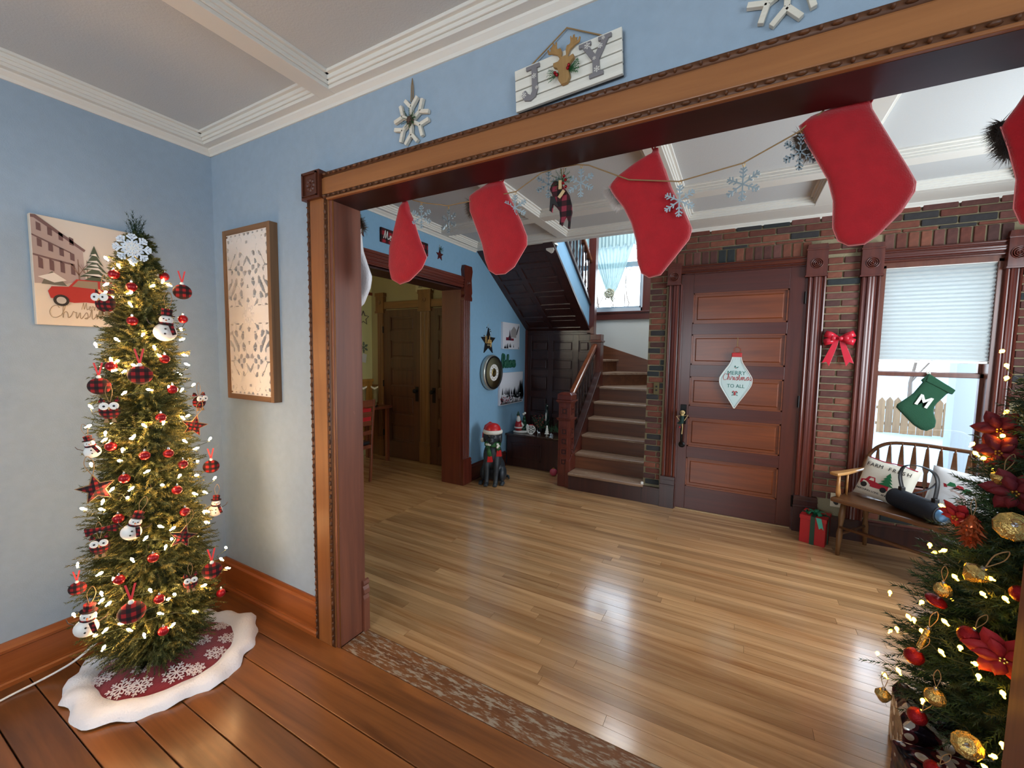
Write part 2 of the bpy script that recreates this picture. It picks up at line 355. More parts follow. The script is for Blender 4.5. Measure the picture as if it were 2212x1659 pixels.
# casing of the big opening
tr = struct('trim_1')
def beads(mb, x0, z0, x1, z1, y=1.318, pitch=.034):
    L = math.hypot(x1-x0, z1-z0); n = int(L/pitch); dx, dz = (x1-x0)/L, (z1-z0)/L
    for i in range(n):
        t = (i+.5)*L/n; c = (x0+dx*t, y, z0+dz*t); long = i % 2 == 0
        sc = (.62, .45, .26) if long else (.22, .5, .30)
        if abs(dz) > .5: sc = (sc[2], sc[1], sc[0])
        mb.ball(c, .022, 6, 4, sc)
for sx, side in ((-1, 'left'), (1, 'right')):
    xo, xi = (-1.868, -1.716) if sx < 0 else (.818, .666)
    a, b = min(xo, xi), max(xo, xi)
    MB().box(a, b, 1.322, 1.35, 0, 2.215).box(a+.026, b-.026, 1.316, 1.35, 0, 2.215).build('casing', CASZ, tr, bevel=.004)
    mb = MB()
    mb.box(a+.002, a+.022, 1.319, 1.345, .0, 2.21).box(b-.024, b-.004, 1.319, 1.345, 0, 2.21); beads(mb, a+.012, .01, a+.012, 2.2, 1.318); beads(mb, b-.014, .01, b-.014, 2.2, 1.318)
    mb.build('carved_bead', CARVE, tr, smooth=True, kind='stuff')
    ca, cb = a-.008, b-.03 if sx < 0 else b+.008
    if sx > 0: ca = a+.03
    mb = MB().box(ca, cb, 1.298, 1.35, 2.212, 2.338)
    mb.box(ca+.012, cb-.012, 1.29, 1.30, 2.212+.012, 2.226).box(ca+.012, cb-.012, 1.29, 1.3, 2.322, 2.328).box(ca+.012, ca+.022, 1.29, 1.3, 2.224, 2.328).box(cb-.022, cb-.012, 1.29, 1.3, 2.224, 2.328)
    cx = (ca+cb)/2
    for k in range(8):
        aa = 2*PI*k/8; mb.ball((cx+.022*math.cos(aa), 1.298, 2.275+.022*math.sin(aa)), .012, 6, 4, (1, .5, 1))
    mb.ball((cx, 1.296, 2.275), .011, 8, 5, (1, .7, 1))
    mb.build('corner_block', wood('dark_block_wood', (72, 34, 20), (96, 48, 28), 'z', .4), tr, bevel=.002)
MB().box(-1.752, .704, 1.322, 1.35, 2.2, 2.325).box(-1.752, .704, 1.314, 1.35, 2.226, 2.300).box(-1.716, .666, 1.310, 1.35, 2.198, 2.208).build('casing', CAS, tr, bevel=.003)
mb = MB().box(-1.75, .70, 1.318, 1.345, 2.306, 2.326).box(-1.75, .7, 1.316, 1.345, 2.208, 2.226); beads(mb, -1.748, 2.316, .7, 2.316, 1.316); beads(mb, -1.748, 2.217, .7, 2.217, 1.314)
mb.build('carved_bead', CARVE, tr, smooth=True, kind='stuff')
MB().box(-1.715, -1.697, 1.325, 1.49, .0, 2.2).build('jamb', JAMB, tr, bevel=.003)
MB().box(.648, .666, 1.325, 1.49, .0, 2.2).build('jamb', JAMB, tr, bevel=.003)
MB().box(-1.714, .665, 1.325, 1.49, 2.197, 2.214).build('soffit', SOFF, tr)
MB().tube([(-1.6975, 1.332, .0), (-1.6975, 1.332, 2.197)], .004, 8).build('jamb_bead', CASZ, tr, smooth=True)
for a, b in ((-1.86, -1.70), (.65, .81)):
    MB().box(a, b, 1.475, 1.497, .0, 2.2).build('casing', JAMB, tr, bevel=.003)
prof = [(0, 0), (0, .285), (.012, .28), (.016, .262), (.006, .25), (.014, .232), (.018, .21), (.008, .2), (.014, .18), (.016, 0)]
MB().prism([(-1.699+p[0], p[1]) for p in prof], 1.474, 1.512).build('plinth_block', JAMB, tr, bevel=.001)
MB().box(-1.86, .81, 1.475, 1.497, 2.2, 2.33).build('casing', MAHX, tr, bevel=.003)
# baseboards of the near room
def baseboard(name, m, h, runs, shoe=True, h0=0):
    b = struct(name)
    for (x0, y0, x1, y1, nx, ny) in runs:
        prof = [(0, 0), (.032, 0), (.032, .018), (.024, .024), (.024, .03), (.017, .032), (.017, h-.045), (.022, h-.04), (.022, h-.028), (.014, h-.018), (.009, h), (0, h)]
        mb = MB(); vs = []
        for (X, Y) in ((x0, y0), (x1, y1)):
            vs += [(X+nx*p[0], Y+ny*p[0], p[1]) for p in prof]
        n = len(prof); fs = [tuple(range(n)), tuple(range(2*n-1, n-1, -1))]+[(i, i+n, (i+1) % n+n, (i+1) % n) for i in range(n)]
        mb.add(vs, fs).build('board', m, b)
    return b
baseboard('baseboard_left', BASEY, .195, [(-2.78, -3, -2.78, 1.35, 1, 0)])
baseboard('baseboard_opening', BASEW, .195, [(-2.78, 1.35, -1.868, 1.35, 0, -1), (.818, 1.35, 2.3, 1.35, 0, -1)])

# ------------------------------------------------------------------ ceilings: coffers
def coffers(st, xs, ys, zb, zp, zt=2.9, step=.016):
    """boards between the coffers (bottom at zb), stepped mouldings, plaster panels at zp. xs, ys: lists of (start, end) of the openings"""
    x0, x1, y0, y1 = xs[0][0]-.08, xs[-1][1]+.08, ys[0][0]-.08, ys[-1][1]+.08
    X0, X1, Y0, Y1 = st['ext']
    o = st['o']
    # boards along y
    ed = [X0]+[v for p in xs for v in p]+[X1]
    for i in range(0, len(ed), 2): MB().box(ed[i], ed[i+1], Y0, Y1, zb, zt).build('beam', WHITE, o, bevel=.002)
    edy = [Y0]+[v for p in ys for v in p]+[Y1]
    for a, b in xs:
        for i in range(0, len(edy), 2): MB().box(a, b, edy[i], edy[i+1], zb+.0005, zt).build('beam', WHITE, o, bevel=.002)
        for c, d in ys:
            mb = MB(); h = (zp-zb)
            for k, (ins, z0) in enumerate(((step*.6, zb+h*.25), (step*1.2, zb+h*.5), (step*2.2, zb+h*.8))):
                mb.box(a, a+ins, c, d, z0, zt).box(b-ins, b, c, d, z0, zt).box(a, b, c, c+ins, z0, zt).box(a, b, d-ins, d, z0, zt)
            mb.build('moulding', WHITE, o, bevel=.003)
            MB().box(a, b, c, d, zp, zp+.02).build('panel', CEIL, o)
cn = MB().box(-2.9, 2.4, -3.1, 1.36, 2.88, 2.92).build('ceiling', CEIL, kind='structure')
coffers(dict(o=cn, ext=(-2.78, 2.3, -3.0, 1.35)), [(-2.725, -1.745), (-1.653, -.60), (-.5, .56), (.66, 1.7), (1.8, 2.24)], [(-2.94, -1.7), (-1.6, -.26), (-.16, 1.285)], 2.655, 2.71)
def crown(name, runs, z, m=WHITE, s=.028):
    b = struct(name)
    for (x0, y0, x1, y1, nx, ny) in runs:
        prof = [(0, z-s*1.25), (s*.25, z-s*1.25), (s*.35, z-s*.8), (s*.9, z-s*.3), (s, z+.002), (0, z+.002)]
        vs = []
        for (X, Y) in ((x0, y0), (x1, y1)): vs += [(X+nx*p[0], Y+ny*p[0], p[1]) for p in prof]
        n = len(prof); fs = [tuple(range(n)), tuple(range(2*n-1, n-1, -1))]+[(i, i+n, (i+1) % n+n, (i+1) % n) for i in range(n)]
        MB().add(vs, fs).build('moulding', m, b)
crown('trim_2', [(-2.78, -3, -2.78, 1.35, 1, 0), (-2.78, 1.35, 2.3, 1.35, 0, -1)], 2.656)
ch = MB().box(-2.7, 2.4, 1.36, 4.0, 2.88, 2.92).box(-.78, 2.4, 4.0, 4.4, 2.88, 2.92).build('ceiling_hall', CEIL, kind='structure')
coffers(dict(o=ch, ext=(-2.70, 2.3, 1.475, 4.02)), [(-2.645, -1.675), (-1.575, -.545), (-.44, .455), (.565, 1.5), (1.6, 2.22)], [(1.56, 3.325), (3.44, 3.97)], 2.672, 2.73)
MB().box(-.79, 2.3, 4.02, 4.3, 2.672, 2.9).build('beam', WHITE, ch)
crown('trim_3', [(-2.70, 1.48, -2.70, 4.02, 1, 0), (-.80, 4.28, 2.3, 4.28, 0, -1), (-2.7, 1.48, 2.3, 1.48, 0, 1)], 2.674)
MB().box(-2.7, -.79, 4.02, 4.10, 2.66, 3.1).build('wall_landing_edge', WHITE, kind='structure')

# ------------------------------------------------------------------ hall left wall with the dining opening
wh = struct('wall_hall_left')
MB().box(-2.95, -2.70, 1.475, 2.16, 0, 2.9).box(-2.95, -2.70, 2.16, 3.76, 2.2, 2.9).box(-2.95, -2.70, 3.76, 6.3, 0, 4.0).box(-2.95, -2.7, 3.5, 4.1, 2.9, 4.0).build('wall_panel', HBLUE, wh)
t4 = struct('trim_4')
mb = MB().box(-2.70, -2.672, 3.745, 3.88, 0, 2.1)
for k in range(4): mb.tube([(-2.672, 3.765+.032*k, .28), (-2.672, 3.765+.032*k, 2.08)], .010, 8)
mb.build('casing', MAH, t4, smooth=False, bevel=.002)
mb = MB().box(-2.70, -2.672, 2.16, 3.75, 2.205, 2.325)
for k in range(4): mb.tube([(-2.672, 2.16, 2.222+.028*k), (-2.672, 3.75, 2.222+.028*k)], .010, 8)
mb.build('casing', wood('mahogany_y', (84, 32, 24), (118, 54, 40), 'y', .3, grain=20, coat=.3), t4)
prof = [(3.74, 2.07), (3.89, 2.07), (3.895, 2.10), (3.88, 2.13), (3.895, 2.16), (3.88, 2.3), (3.9, 2.40), (3.885, 2.45), (3.75, 2.45), (3.735, 2.4), (3.75, 2.3), (3.735, 2.16), (3.75, 2.13), (3.735, 2.1)]
mb = MB().prism(prof, -2.70, -2.655, 'yz'); mb.lathe([(.035, 0), (.035, .008), (.024, .008), (.02, .003), (.012, .003), (.008, .01), (1e-6, .012)], 14, (-2.655, 3.815, 2.26), 'x')
mb.build('corner_block', MAH, t4, bevel=.002)
prof = [(3.735, 0), (3.90, 0), (3.90, .2), (3.89, .215), (3.90, .24), (3.885, .26), (3.895, .28), (3.88, .3), (3.745, .3)]
MB().prism(prof, -2.70, -2.652, 'yz').build('plinth_block', MAH, t4, bevel=.002)
MB().box(-2.96, -2.70, 3.735, 3.76, 0, 2.2).build('jamb', wood('jamb_mahogany', (82, 30, 20), (104, 44, 30), 'z', .35, coat=.2), t4, bevel=.002)
MB().box(-2.96, -2.70, 2.16, 3.76, 2.185, 2.205).build('jamb', SOFF, t4)
MB().box(-2.96, -2.70, 2.15, 2.17, 0, 2.2).build('jamb', MAH, t4)
baseboard('baseboard_hall', wood('baseboard_dark_y', (66, 28, 20), (92, 42, 30), 'y', .35), .19, [(-2.70, 3.9, -2.70, 4.76, 1, 0), (-2.7, 1.5, -2.7, 2.14, 1, 0)])

# ------------------------------------------------------------------ dining room beyond
OLIVE = mat('olive_wall_paint', (150, 134, 92), .8, bump=.2, bscale=200); CREAM = mat('cream_wall_paint', (226, 220, 158), .8, bump=.2, bscale=200)
MB().box(-4.8, -2.95, 4.28, 4.4, 0, 2.9).build('wall_dining_back', OLIVE, kind='structure')
MB().box(-4.8, -4.66, 1.0, 4.28, 0, 2.9).build('wall_dining_left', CREAM, kind='structure')
MB().box(-4.8, -2.9, .9, 1.0, 0, 2.9).box(-2.95, -2.90, 1.0, 1.48, 0, 2.9).build('wall_dining_front', CREAM, kind='structure')
MB().box(-4.8, -2.9, .9, 4.4, 2.88, 2.95).build('ceiling_dining', CEIL, kind='structure')
wb = struct('wainscot')
OAKB = wood('beadboard_oak', (190, 132, 60), (214, 158, 84), 'z', .4, grain=14)
for k in range(26):
    a = 2.3+k*.076; MB().box(-4.66, -4.648, a+.003, a+.073, .12, 1.06).build('board', OAKB, wb, bevel=.003)
MB().box(-4.66, -4.63, 2.3, 4.28, 1.06, 1.10).build('cap', OAKB, wb, bevel=.005)
MB().box(-4.66, -4.44, 4.262, 4.28, 0, 1.02).build('board', DINC, wb)
MB().box(-4.66, -4.64, 1.0, 4.28, 2.29, 2.33).build('picture_rail', wood('rail_red_wood', (120, 52, 28), (150, 72, 40), 'y'), wb)
wb['kind'] = 'structure'; wb.name = 'trim_5'

def five_panel_door(name, x0, x1, z0, z1, yf, rails, mats, lo, hi, arch=None):
    """yf: front face; rails: (bottom, top) of each panel; lo, hi: inner edges of the stiles"""
    P, Rm, Sm = mats
    d = struct(name)
    MB().box(x0, lo, yf, yf+.04, z0, z1).build('stile', Sm, d, bevel=.002)
    MB().box(hi, x1, yf, yf+.04, z0, z1).build('stile', Sm, d, bevel=.002)
    zz = z0
    for a, b in list(rails)+[(z1, z1)]:
        MB().box(lo, hi, yf+.0005, yf+.04, zz, a).build('rail', Rm, d, bevel=.002); zz = b
    for a, b in rails:
        mb = MB().box(lo, hi, yf+.018, yf+.03, a, b)
        s = .035; mb.add([(lo+s, yf+.017, a+s), (hi-s, yf+.017, a+s), (hi-s, yf+.017, b-s), (lo+s, yf+.017, b-s), (lo+s+.008, yf+.011, a+s+.008), (hi-s-.008, yf+.011, a+s+.008), (hi-s-.008, yf+.011, b-s-.008), (lo+s+.008, yf+.011, b-s-.008)],
                         [(0, 1, 5, 4), (1, 2, 6, 5), (2, 3, 7, 6), (3, 0, 4, 7), (4, 5, 6, 7)])
        q = .012
        mb.box(lo, hi, yf+.004, yf+.02, a, a+q).box(lo, hi, yf+.004, yf+.02, b-q, b).box(lo, lo+q, yf+.004, yf+.02, a, b).box(hi-q, hi, yf+.004, yf+.02, a, b)
        mb.build('panel', P, d)
    return d
def knob_plate(d, x, z, yf, m, h=.2, w=.055):
    o = MB().box(x-w/2, x+w/2, yf-.006, yf, z-h/2, z+h/2).build('escutcheon', m, d, bevel=.003)
    MB().lathe([(.012, 0), (.012, -.02), (.024, -.03), (.030, -.045), (.026, -.06), (1e-6, -.066)], 14, (x, yf-.004, z+h*.22), 'y').build('knob', m, o, smooth=True)
DINM = (DINW, DINW, DINW)
d2 = five_panel_door('door_2', -4.395, -3.72, .01, 2.07, 4.245, [(.24, .5), (.62, .9), (1.02, 1.28), (1.4, 1.66), (1.77, 1.98)], DINM, -4.27, -3.83)
knob_plate(d2, -3.78, .93, 4.245, BLACK)
d3 = five_panel_door('door_3', -3.555, -2.96, .01, 2.07, 4.245, [(.24, .5), (.62, .9), (1.02, 1.28), (1.4, 1.66), (1.77, 1.98)], DINM, -3.43, -3.06)
knob_plate(d3, -3.49, .93, 4.245, BLACK)
for z in (.35, 1.05, 1.8): MB().tube([(-4.392, 4.236, z-.045), (-4.392, 4.236, z+.045)], .009, 8).build('hinge', BLACK, d2)
t6 = struct('trim_6')
for a, b in ((-4.5, -4.395), (-3.72, -3.605+.05)):
    mb = MB().box(a, b, 4.235, 4.28, 0, 2.08)
    for k in range(3): mb.tube([(a+.02+k*(b-a-.04)/2, 4.235, .3), (a+.02+k*(b-a-.04)/2, 4.235, 2.05)], .008, 8)
    mb.build('casing', DINC, t6)
    MB().box(a-.012, b+.012, 4.225, 4.28, 0, .24).box(a-.006, b+.006, 4.22, 4.28, .24, .29).build('plinth_block', DINC, t6, bevel=.004)
    mb = MB().box(a-.02, b+.02, 4.22, 4.28, 2.03, 2.30).box(a-.03, b+.03, 4.215, 4.28, 2.03, 2.06).box(a-.03, b+.03, 4.215, 4.28, 2.26, 2.31)
    mb.lathe([(.03, 0), (.03, -.01), (.018, -.01), (.012, -.002), (1e-6, -.01)], 14, ((a+b)/2, 4.22, 2.18), 'y').build('corner_block', DINC, t6, bevel=.002)
for a, b in ((-4.40, -3.72), (-3.55, -2.96)): MB().box(a, b, 4.235, 4.28, 2.085, 2.185).build('casing', wood('dining_casing_x', (96, 62, 30), (128, 84, 44), 'x', .4, grain=16), t6, bevel=.004)

# ------------------------------------------------------------------ brick wall
YB = 4.28
wk = struct('wall_back')
MB().box(-.80, -.50, YB+.005, YB+.12, 0, 2.9).box(-.5, .47, YB+.005, YB+.12, 2.26, 2.9).box(.47, .94, YB+.005, YB+.12, 0, 2.9).box(.94, 1.60, YB+.005, YB+.12, 2.22, 2.9).box(.94, 1.6, YB+.005, YB+.12, 0, .50).box(1.6, 2.3, YB+.005, YB+.12, 0, 2.9).build('mortar', MORTAR, wk)
def brickmat():
    m, n, l, b = nodes_of('brick_clay'); t = n.new('ShaderNodeTexCoord'); oi = n.new('ShaderNodeObjectInfo')
    cr = n.new('ShaderNodeValToRGB'); e = cr.color_ramp.elements; cr.color_ramp.interpolation = 'CONSTANT'
    cols = [(0, (130, 74, 58)), (.16, (116, 64, 52)), (.32, (146, 88, 68)), (.46, (102, 62, 56)), (.6, (124, 78, 70)), (.72, (60, 58, 60)), (.80, (92, 60, 56)), (.88, (50, 56, 58)), (.95, (136, 80, 62))]
    e[0].color = lin(cols[0][1]); e[1].position = cols[1][0]; e[1].color = lin(cols[1][1])
    for p, c in cols[2:]: k = e.new(p); k.color = lin(c)
    l.new(oi.outputs['Random'], cr.inputs[0])
    z = n.new('ShaderNodeTexNoise'); z.inputs['Scale'].default_value = 35; z.inputs['Detail'].default_value = 6; l.new(t.outputs['Object'], z.inputs['Vector'])
    r = n.new('ShaderNodeMapRange'); r.inputs['To Min'].default_value = .4; r.inputs['To Max'].default_value = 1.05; l.new(z.outputs[0], r.inputs[0])
    h = n.new('ShaderNodeHueSaturation'); l.new(cr.outputs[0], h.inputs['Color']); l.new(r.outputs[0], h.inputs['Value']); l.new(h.outputs[0], b.inputs['Base Color'])
    bp = n.new('ShaderNodeBump'); bp.inputs['Strength'].default_value = .6; bp.inputs['Distance'].default_value = .004; l.new(z.outputs[0], bp.inputs['Height']); l.new(bp.outputs[0], b.inputs['Normal'])
    b.inputs['Roughness'].default_value = .85; return m
BRICK = brickmat(); BCACHE = {}
def brick(x0, x1, z0, z1):
    w, h = round(x1-x0, 3), round(z1-z0, 3)
    if w < .018: return
    if (w, h) not in BCACHE:
        o = MB().box(-w/2, w/2, -.009, .03, -h/2, h/2).build('brick', BRICK, wk, bevel=.005); BCACHE[(w, h)] = o
    else:
        o = BCACHE[(w, h)].copy(); COL.objects.link(o)
    o.location = ((x0+x1)/2, YB+random.uniform(-.0015, .0015), (z0+z1)/2)
def bricks(xa, xb, za, zb, off=0, L=.205, H=.0575, j=.0105):
    r0 = int(math.floor((za-.02)/H))
    k = r0
    while .02+k*H < zb-.02:
        z0 = max(za, .02+k*H+j/2); z1 = min(zb, .02+(k+1)*H-j/2)
        if z1-z0 > .02:
            x = xa-((k % 2)*L/2+off) % L
            while x < xb:
                a = max(xa, x+j/2); b = min(xb, x+L-j/2); last = xb-(x+L) < .03
                if last: b = xb-.001
                if b-a > .02: brick(a, b, z0, z1)
                if last: break
                x += L
        k += 1
bricks(-.797, -.645, .19, 2.33, off=.09)
bricks(.604, .820, .3, 2.33, off=.0)
bricks(-.797, 1.95, 2.466, 2.668)
bricks(-.797, -.635, 2.345, 2.46); bricks(.58, .815, 2.345, 2.46)
bricks(1.705, 1.95, 1.2, 2.46)
bricks(.95, 1.6, .08, .46)
for xa, xb in ((-.63, .44), (.95, 1.62)):
    x = xa
    while x < xb: brick(x, x+.058, 2.345, 2.46); x += .0705
MB().box(.63, 2.2, 4.245, YB, 0, .17).box(-.80, -.62, 4.245, YB+.02, 0, .17).box(.63, 2.2, 4.24, YB, .155, .175).box(-.80, -.62, 4.24, YB, .155, .175).build('baseboard_back', DARKW, bevel=.002, kind='structure')
# ---- front door
d1 = five_panel_door('door_1', -.487, .462, .012, 2.262, 4.272, [(.235, .52), (.628, .91), (1.02, 1.302), (1.414, 1.70), (1.80, 2.085)], (DOORP, DOORR, DOORS), -.403, .352)
MB().box(-.5, .47, 4.27, 4.30, -.004, .01).build('threshold', mat('brass_sill', (190, 160, 120), .4, metal=.3), d1)
for z in (.25, 1.12, 2.0): MB().tube([(.464, 4.262, z-.05), (.464, 4.262, z+.05)], .008, 8).box(.458, .47, 4.262, 4.272, z-.05, z+.05).build('hinge', BLACK, d1)
hp = MB().box(-.472, -.418, 4.264, 4.272, .84, 1.03).build('escutcheon', BLACK, d1, bevel=.004)
MB().tube(spline([(-.447, 4.262, .83), (-.447, 4.21, .80), (-.447, 4.205, .72), (-.447, 4.225, .66), (-.447, 4.262, .645)], 5), .011, 8).build('pull', BLACK, hp, smooth=True)
MB().lathe([(.03, 0), (.03, -.006), (.018, -.014), (1e-6, -.016)], 14, (-.447, 4.27, .64), 'y').build('pull_rose', BLACK, hp)
MB().lathe([(.012, 0), (.012, -.025), (.026, -.035), (.028, -.05), (1e-6, -.06)], 14, (-.447, 4.264, .955), 'y').build('knob', BLACK, hp, smooth=True)
def rosette_block(tr, a, b, z0, z1, yf, m, wallx=None, ears=True):
    e = .012 if ears else 0
    mb = MB().box(a, b, yf-.02, YB, z0, z1-.04).box(a-e*.5, b+e*.5, yf-.026, YB, z0, z0+.014).box(a-e*.4, b+e*.4, yf-.026, YB, z1-.05, z1-.036)
    cx = (a+b)/2; mb.prism([(a, z1-.036), (b, z1-.036), (b-.006, z1), (a+.006, z1)], yf-.016, YB)
    cz = (z0+z1)/2-.025
    for r in (.043, .031, .019):
        mb.lathe([(r, 0), (r, -.006), (r-.003, -.008), (r-.007, -.006), (r-.008, 0)], 20, (cx, yf-.02, cz), 'y')
    mb.ball((cx, yf-.02, cz), .009, 8, 5)
    return mb.build('corner_block', m, tr, bevel=.0015)
def fluted(tr, a, b, z0, z1, yf, m, horiz=False):
    mb = MB()
    prof = [(0, .0), (.03, .012), (.1, .016), (.16, .012), (.2, .004), (.27, .004), (.33, .013), (.42, .016), (.5, .013), (.58, .016), (.67, .013), (.73, .004), (.8, .004), (.84, .012), (.9, .016), (.97, .012), (1, 0)]
    if not horiz:
        poly = [(a, YB)]+[(a+(b-a)*t, yf+.012-d) for t, d in prof]+[(b, YB)]
        mb.prism(poly, z0, z1, 'xy')
    else:
        poly = [(YB, z0)]+[(yf+.012-d, z0+(z1-z0)*t) for t, d in prof]+[(YB, z1)]
        mb.prism(poly, a, b, 'yz')
    return mb.build('casing', m, tr)
MB().box(-.51, -.484, 4.262, 4.40, 0, 2.29).build('jamb', DOORS, d1); MB().box(.460, .50, 4.268, 4.40, 0, 2.29).build('jamb', DOORS, d1); MB().box(-.51, .5, 4.262, 4.4, 2.262, 2.30).build('jamb', DOORS, d1); MB().box(-.5, .48, 4.32, 4.40, -.01, .02).build('sill', DARKW, d1)
t7 = struct('trim_7')
fluted(t7, -.625, -.500, .30, 2.17, 4.252, MAH); fluted(t7, .475, .60, .30, 2.17, 4.252, MAH)
fluted(t7, -.515, .455, 2.27, 2.345, 4.25, MAHX, True)
rosette_block(t7, -.635, -.515, 2.165, 2.37, 4.252, MAH); rosette_block(t7, .455, .598, 2.165, 2.43, 4.252, MAH)
for a, b in ((-.632, -.495), (.47, .64)):
    MB().box(a, b, 4.225, YB, 0, .22).box(a, b, 4.232, YB, .22, .31).box(a-.003, b+.003, 4.22, YB, .215, .232).box(a-.003, b+.003, 4.228, YB, .27, .28).build('plinth_block', DARKW, t7, bevel=.002)
# ---- window by the bench
w1 = struct('window_1')
SASH = wood('sash_wood', (86, 42, 28), (116, 64, 42), 'z', .35, coat=.2)
MB().box(.945, .975, 4.275, 4.40, .50, 2.22).box(1.585, 1.612, 4.275, 4.4, .5, 2.22).box(.945, 1.61, 4.275, 4.4, 2.2, 2.24).build('frame', SASH, w1)
MB().box(.93, 1.62, 4.245, 4.42, .46, .50).build('stool', SASH, w1, bevel=.004)
WSH = mat('white_sash_paint', (206, 214, 220), .5)
for nm, z0, z1, yy in (('lower_sash', .50, 1.395, 4.33), ('upper_sash', 1.36, 2.21, 4.365)):
    o = MB().box(.97, .99, yy, yy+.03, z0, z1).box(1.565, 1.59, yy, yy+.03, z0, z1).box(.97, 1.59, yy, yy+.03, z0, z0+.04).box(.97, 1.59, yy, yy+.03, z1-.032, z1).build(nm, SASH, w1, bevel=.002)
GLASS = None
def glassmat():
    m = bpy.data.materials.new('window_glass'); m.use_nodes = True; n = m.node_tree.nodes; l = m.node_tree.links; n.clear()
    o = n.new('ShaderNodeOutputMaterial'); a = n.new('ShaderNodeBsdfTransparent'); g = n.new('ShaderNodeBsdfGlossy'); g.inputs['Roughness'].default_value = .02
    x = n.new('ShaderNodeMixShader'); x.inputs[0].default_value = .06; l.new(a.outputs[0], x.inputs[1]); l.new(g.outputs[0], x.inputs[2]); l.new(x.outputs[0], o.inputs[0]); return m
GLASS = glassmat()
MB().box(.985, 1.575, 4.343, 4.346, .53, 1.37).build('pane', GLASS, w1); MB().box(.985, 1.575, 4.378, 4.381, 1.39, 2.19).build('pane', GLASS, w1)
t8 = struct('trim_8')
fluted(t8, .822, .945, .0, 2.15, 4.25, MAH); fluted(t8, 1.612, 1.70, .0, 2.15, 4.25, MAH)
fluted(t8, .935, 1.62, 2.24, 2.345, 4.25, MAHX, True)
rosette_block(t8, .812, .95, 2.14, 2.40, 4.25, MAH); rosette_block(t8, 1.61, 1.715, 2.14, 2.4, 4.25, MAH)
# cellular blind
def translucent(name, col, tr=.5, tl=.6, rough=.8):
    m = bpy.data.materials.new(name); m.use_nodes = True; n = m.node_tree.nodes; l = m.node_tree.links; n.clear()
    o = n.new('ShaderNodeOutputMaterial'); d = n.new('ShaderNodeBsdfDiffuse'); d.inputs[0].default_value = lin(col); t = n.new('ShaderNodeBsdfTranslucent'); t.inputs[0].default_value = lin(col)
    x = n.new('ShaderNodeMixShader'); x.inputs[0].default_value = tl; l.new(d.outputs[0], x.inputs[1]); l.new(t.outputs[0], x.inputs[2])
    if tr:
        p = n.new('ShaderNodeBsdfTransparent'); y = n.new('ShaderNodeMixShader'); y.inputs[0].default_value = tr; l.new(x.outputs[0], y.inputs[1]); l.new(p.outputs[0], y.inputs[2]); l.new(y.outputs[0], o.inputs[0])
    else: l.new(x.outputs[0], o.inputs[0])
    return m
bl = thing('window_blind', 'white pleated blind half lowered over the window behind the bench', 'blind', (1.272, 4.30, 1.47))
BLM = translucent('blind_fabric', (196, 200, 198), 0, .22)
n = 24; hh = (2.205-1.49)/n; vs = []
for i in range(2*n+1):
    z = .02+hh/2*i; yy = -.012 if i % 2 else .004
    vs += [(-.318, yy, z), (.318, yy, z)]
fs = [(2*i, 2*i+1, 2*i+3, 2*i+2) for i in range(2*n)]
MB().add(vs, fs).build('pleats', BLM, bl)
MB().box(-.32, .32, -.014, .01, 0, .018).build('bottom_rail', WHT, bl, bevel=.003); MB().box(-.32, .32, -.018, .012, .725, .745).build('head_rail', WHT, bl, bevel=.003)

# ------------------------------------------------------------------ outside
OUT = MB().box(-14, 16, 4.45, 5.9, -.35, -.12).build('ground_porch', mat('porch_deck', (92, 120, 140), .7), kind='structure')
gr = MB().box(-40, 40, 5.9, 70, -.5, -.36).build('ground', mat('snowy_street', (122, 146, 164), .9, var=.1, bscale=8), kind='structure')
pc = MB().box(1.83, 2.0, 5.5, 5.66, -.12, 3.4).box(1.80, 2.03, 5.47, 5.69, -.12, .1).build('porch_column', mat('porch_paint', (150, 160, 170), .6), label='grey porch column outside the window behind the bench', cat='column')
fo = thing('wooden_fence', 'weathered brown picket fence outside across the street', 'fence', (4.6, 13.5, -.36))
FW = wood('fence_wood', (92, 68, 44), (122, 94, 64), 'z', .8, objvar=.15)
pk = MB().prism([(-.07, 0), (.07, 0), (.07, .8), (0, .9), (-.07, .8)], 0, .02)
p0 = pk.build('picket', FW, fo)
for k in range(46):
    c = p0 if k == 0 else p0.copy()
    if k: COL.objects.link(c)
    c.location = (-1.4+k*.15, 0, random.uniform(-.02, .02))
MB().box(-1.5, 5.5, .02, .05, .2, .27).box(-1.5, 5.5, .02, .05, .6, .67).build('rail', FW, fo)
BARK = mat('bark', (92, 78, 68), .9)
def bare_tree(x, y, h, label, z=-.4, r=.07, seed=1, n=5):
    rs = random.Random(seed); mb = MB()
    def br(p, d, L, r, k):
        q = [p]; dd = Vector(d)
        for i in range(4):
            dd = (dd+Vector((rs.uniform(-.15, .15), rs.uniform(-.15, .15), rs.uniform(0, .12)))).normalized(); q.append(q[-1]+dd*L/4)
        mb.tube(q, [r, r*.85, r*.7, r*.55, r*.4], 5, False)
        if k:
            for i in range(rs.randint(3, 4)):
                a = rs.uniform(0, 2*PI); e = (dd+Vector((math.cos(a), math.sin(a), rs.uniform(.1, .5)))*rs.uniform(.5, .9)).normalized()
                br(q[rs.randint(2, 4)], e, L*rs.uniform(.5, .75), r*.45, k-1)
    br(Vector((0, 0, 0)), (0, 0, 1), h*.4, r, n-1)
    return mb.build('bare_tree', BARK, loc=(x, y, z), label=label, cat='tree', smooth=True)
bare_tree(-2.65, 9.5, 6.2, 'bare winter tree outside the stair window, on its left side', seed=3)
bare_tree(-1.95, 10.5, 6.6, 'bare winter tree outside the stair window, on its right side', seed=5)
bare_tree(4.6, 16.5, 6.0, 'bare dark street tree left above the fence seen through the bench window', seed=8, n=4)
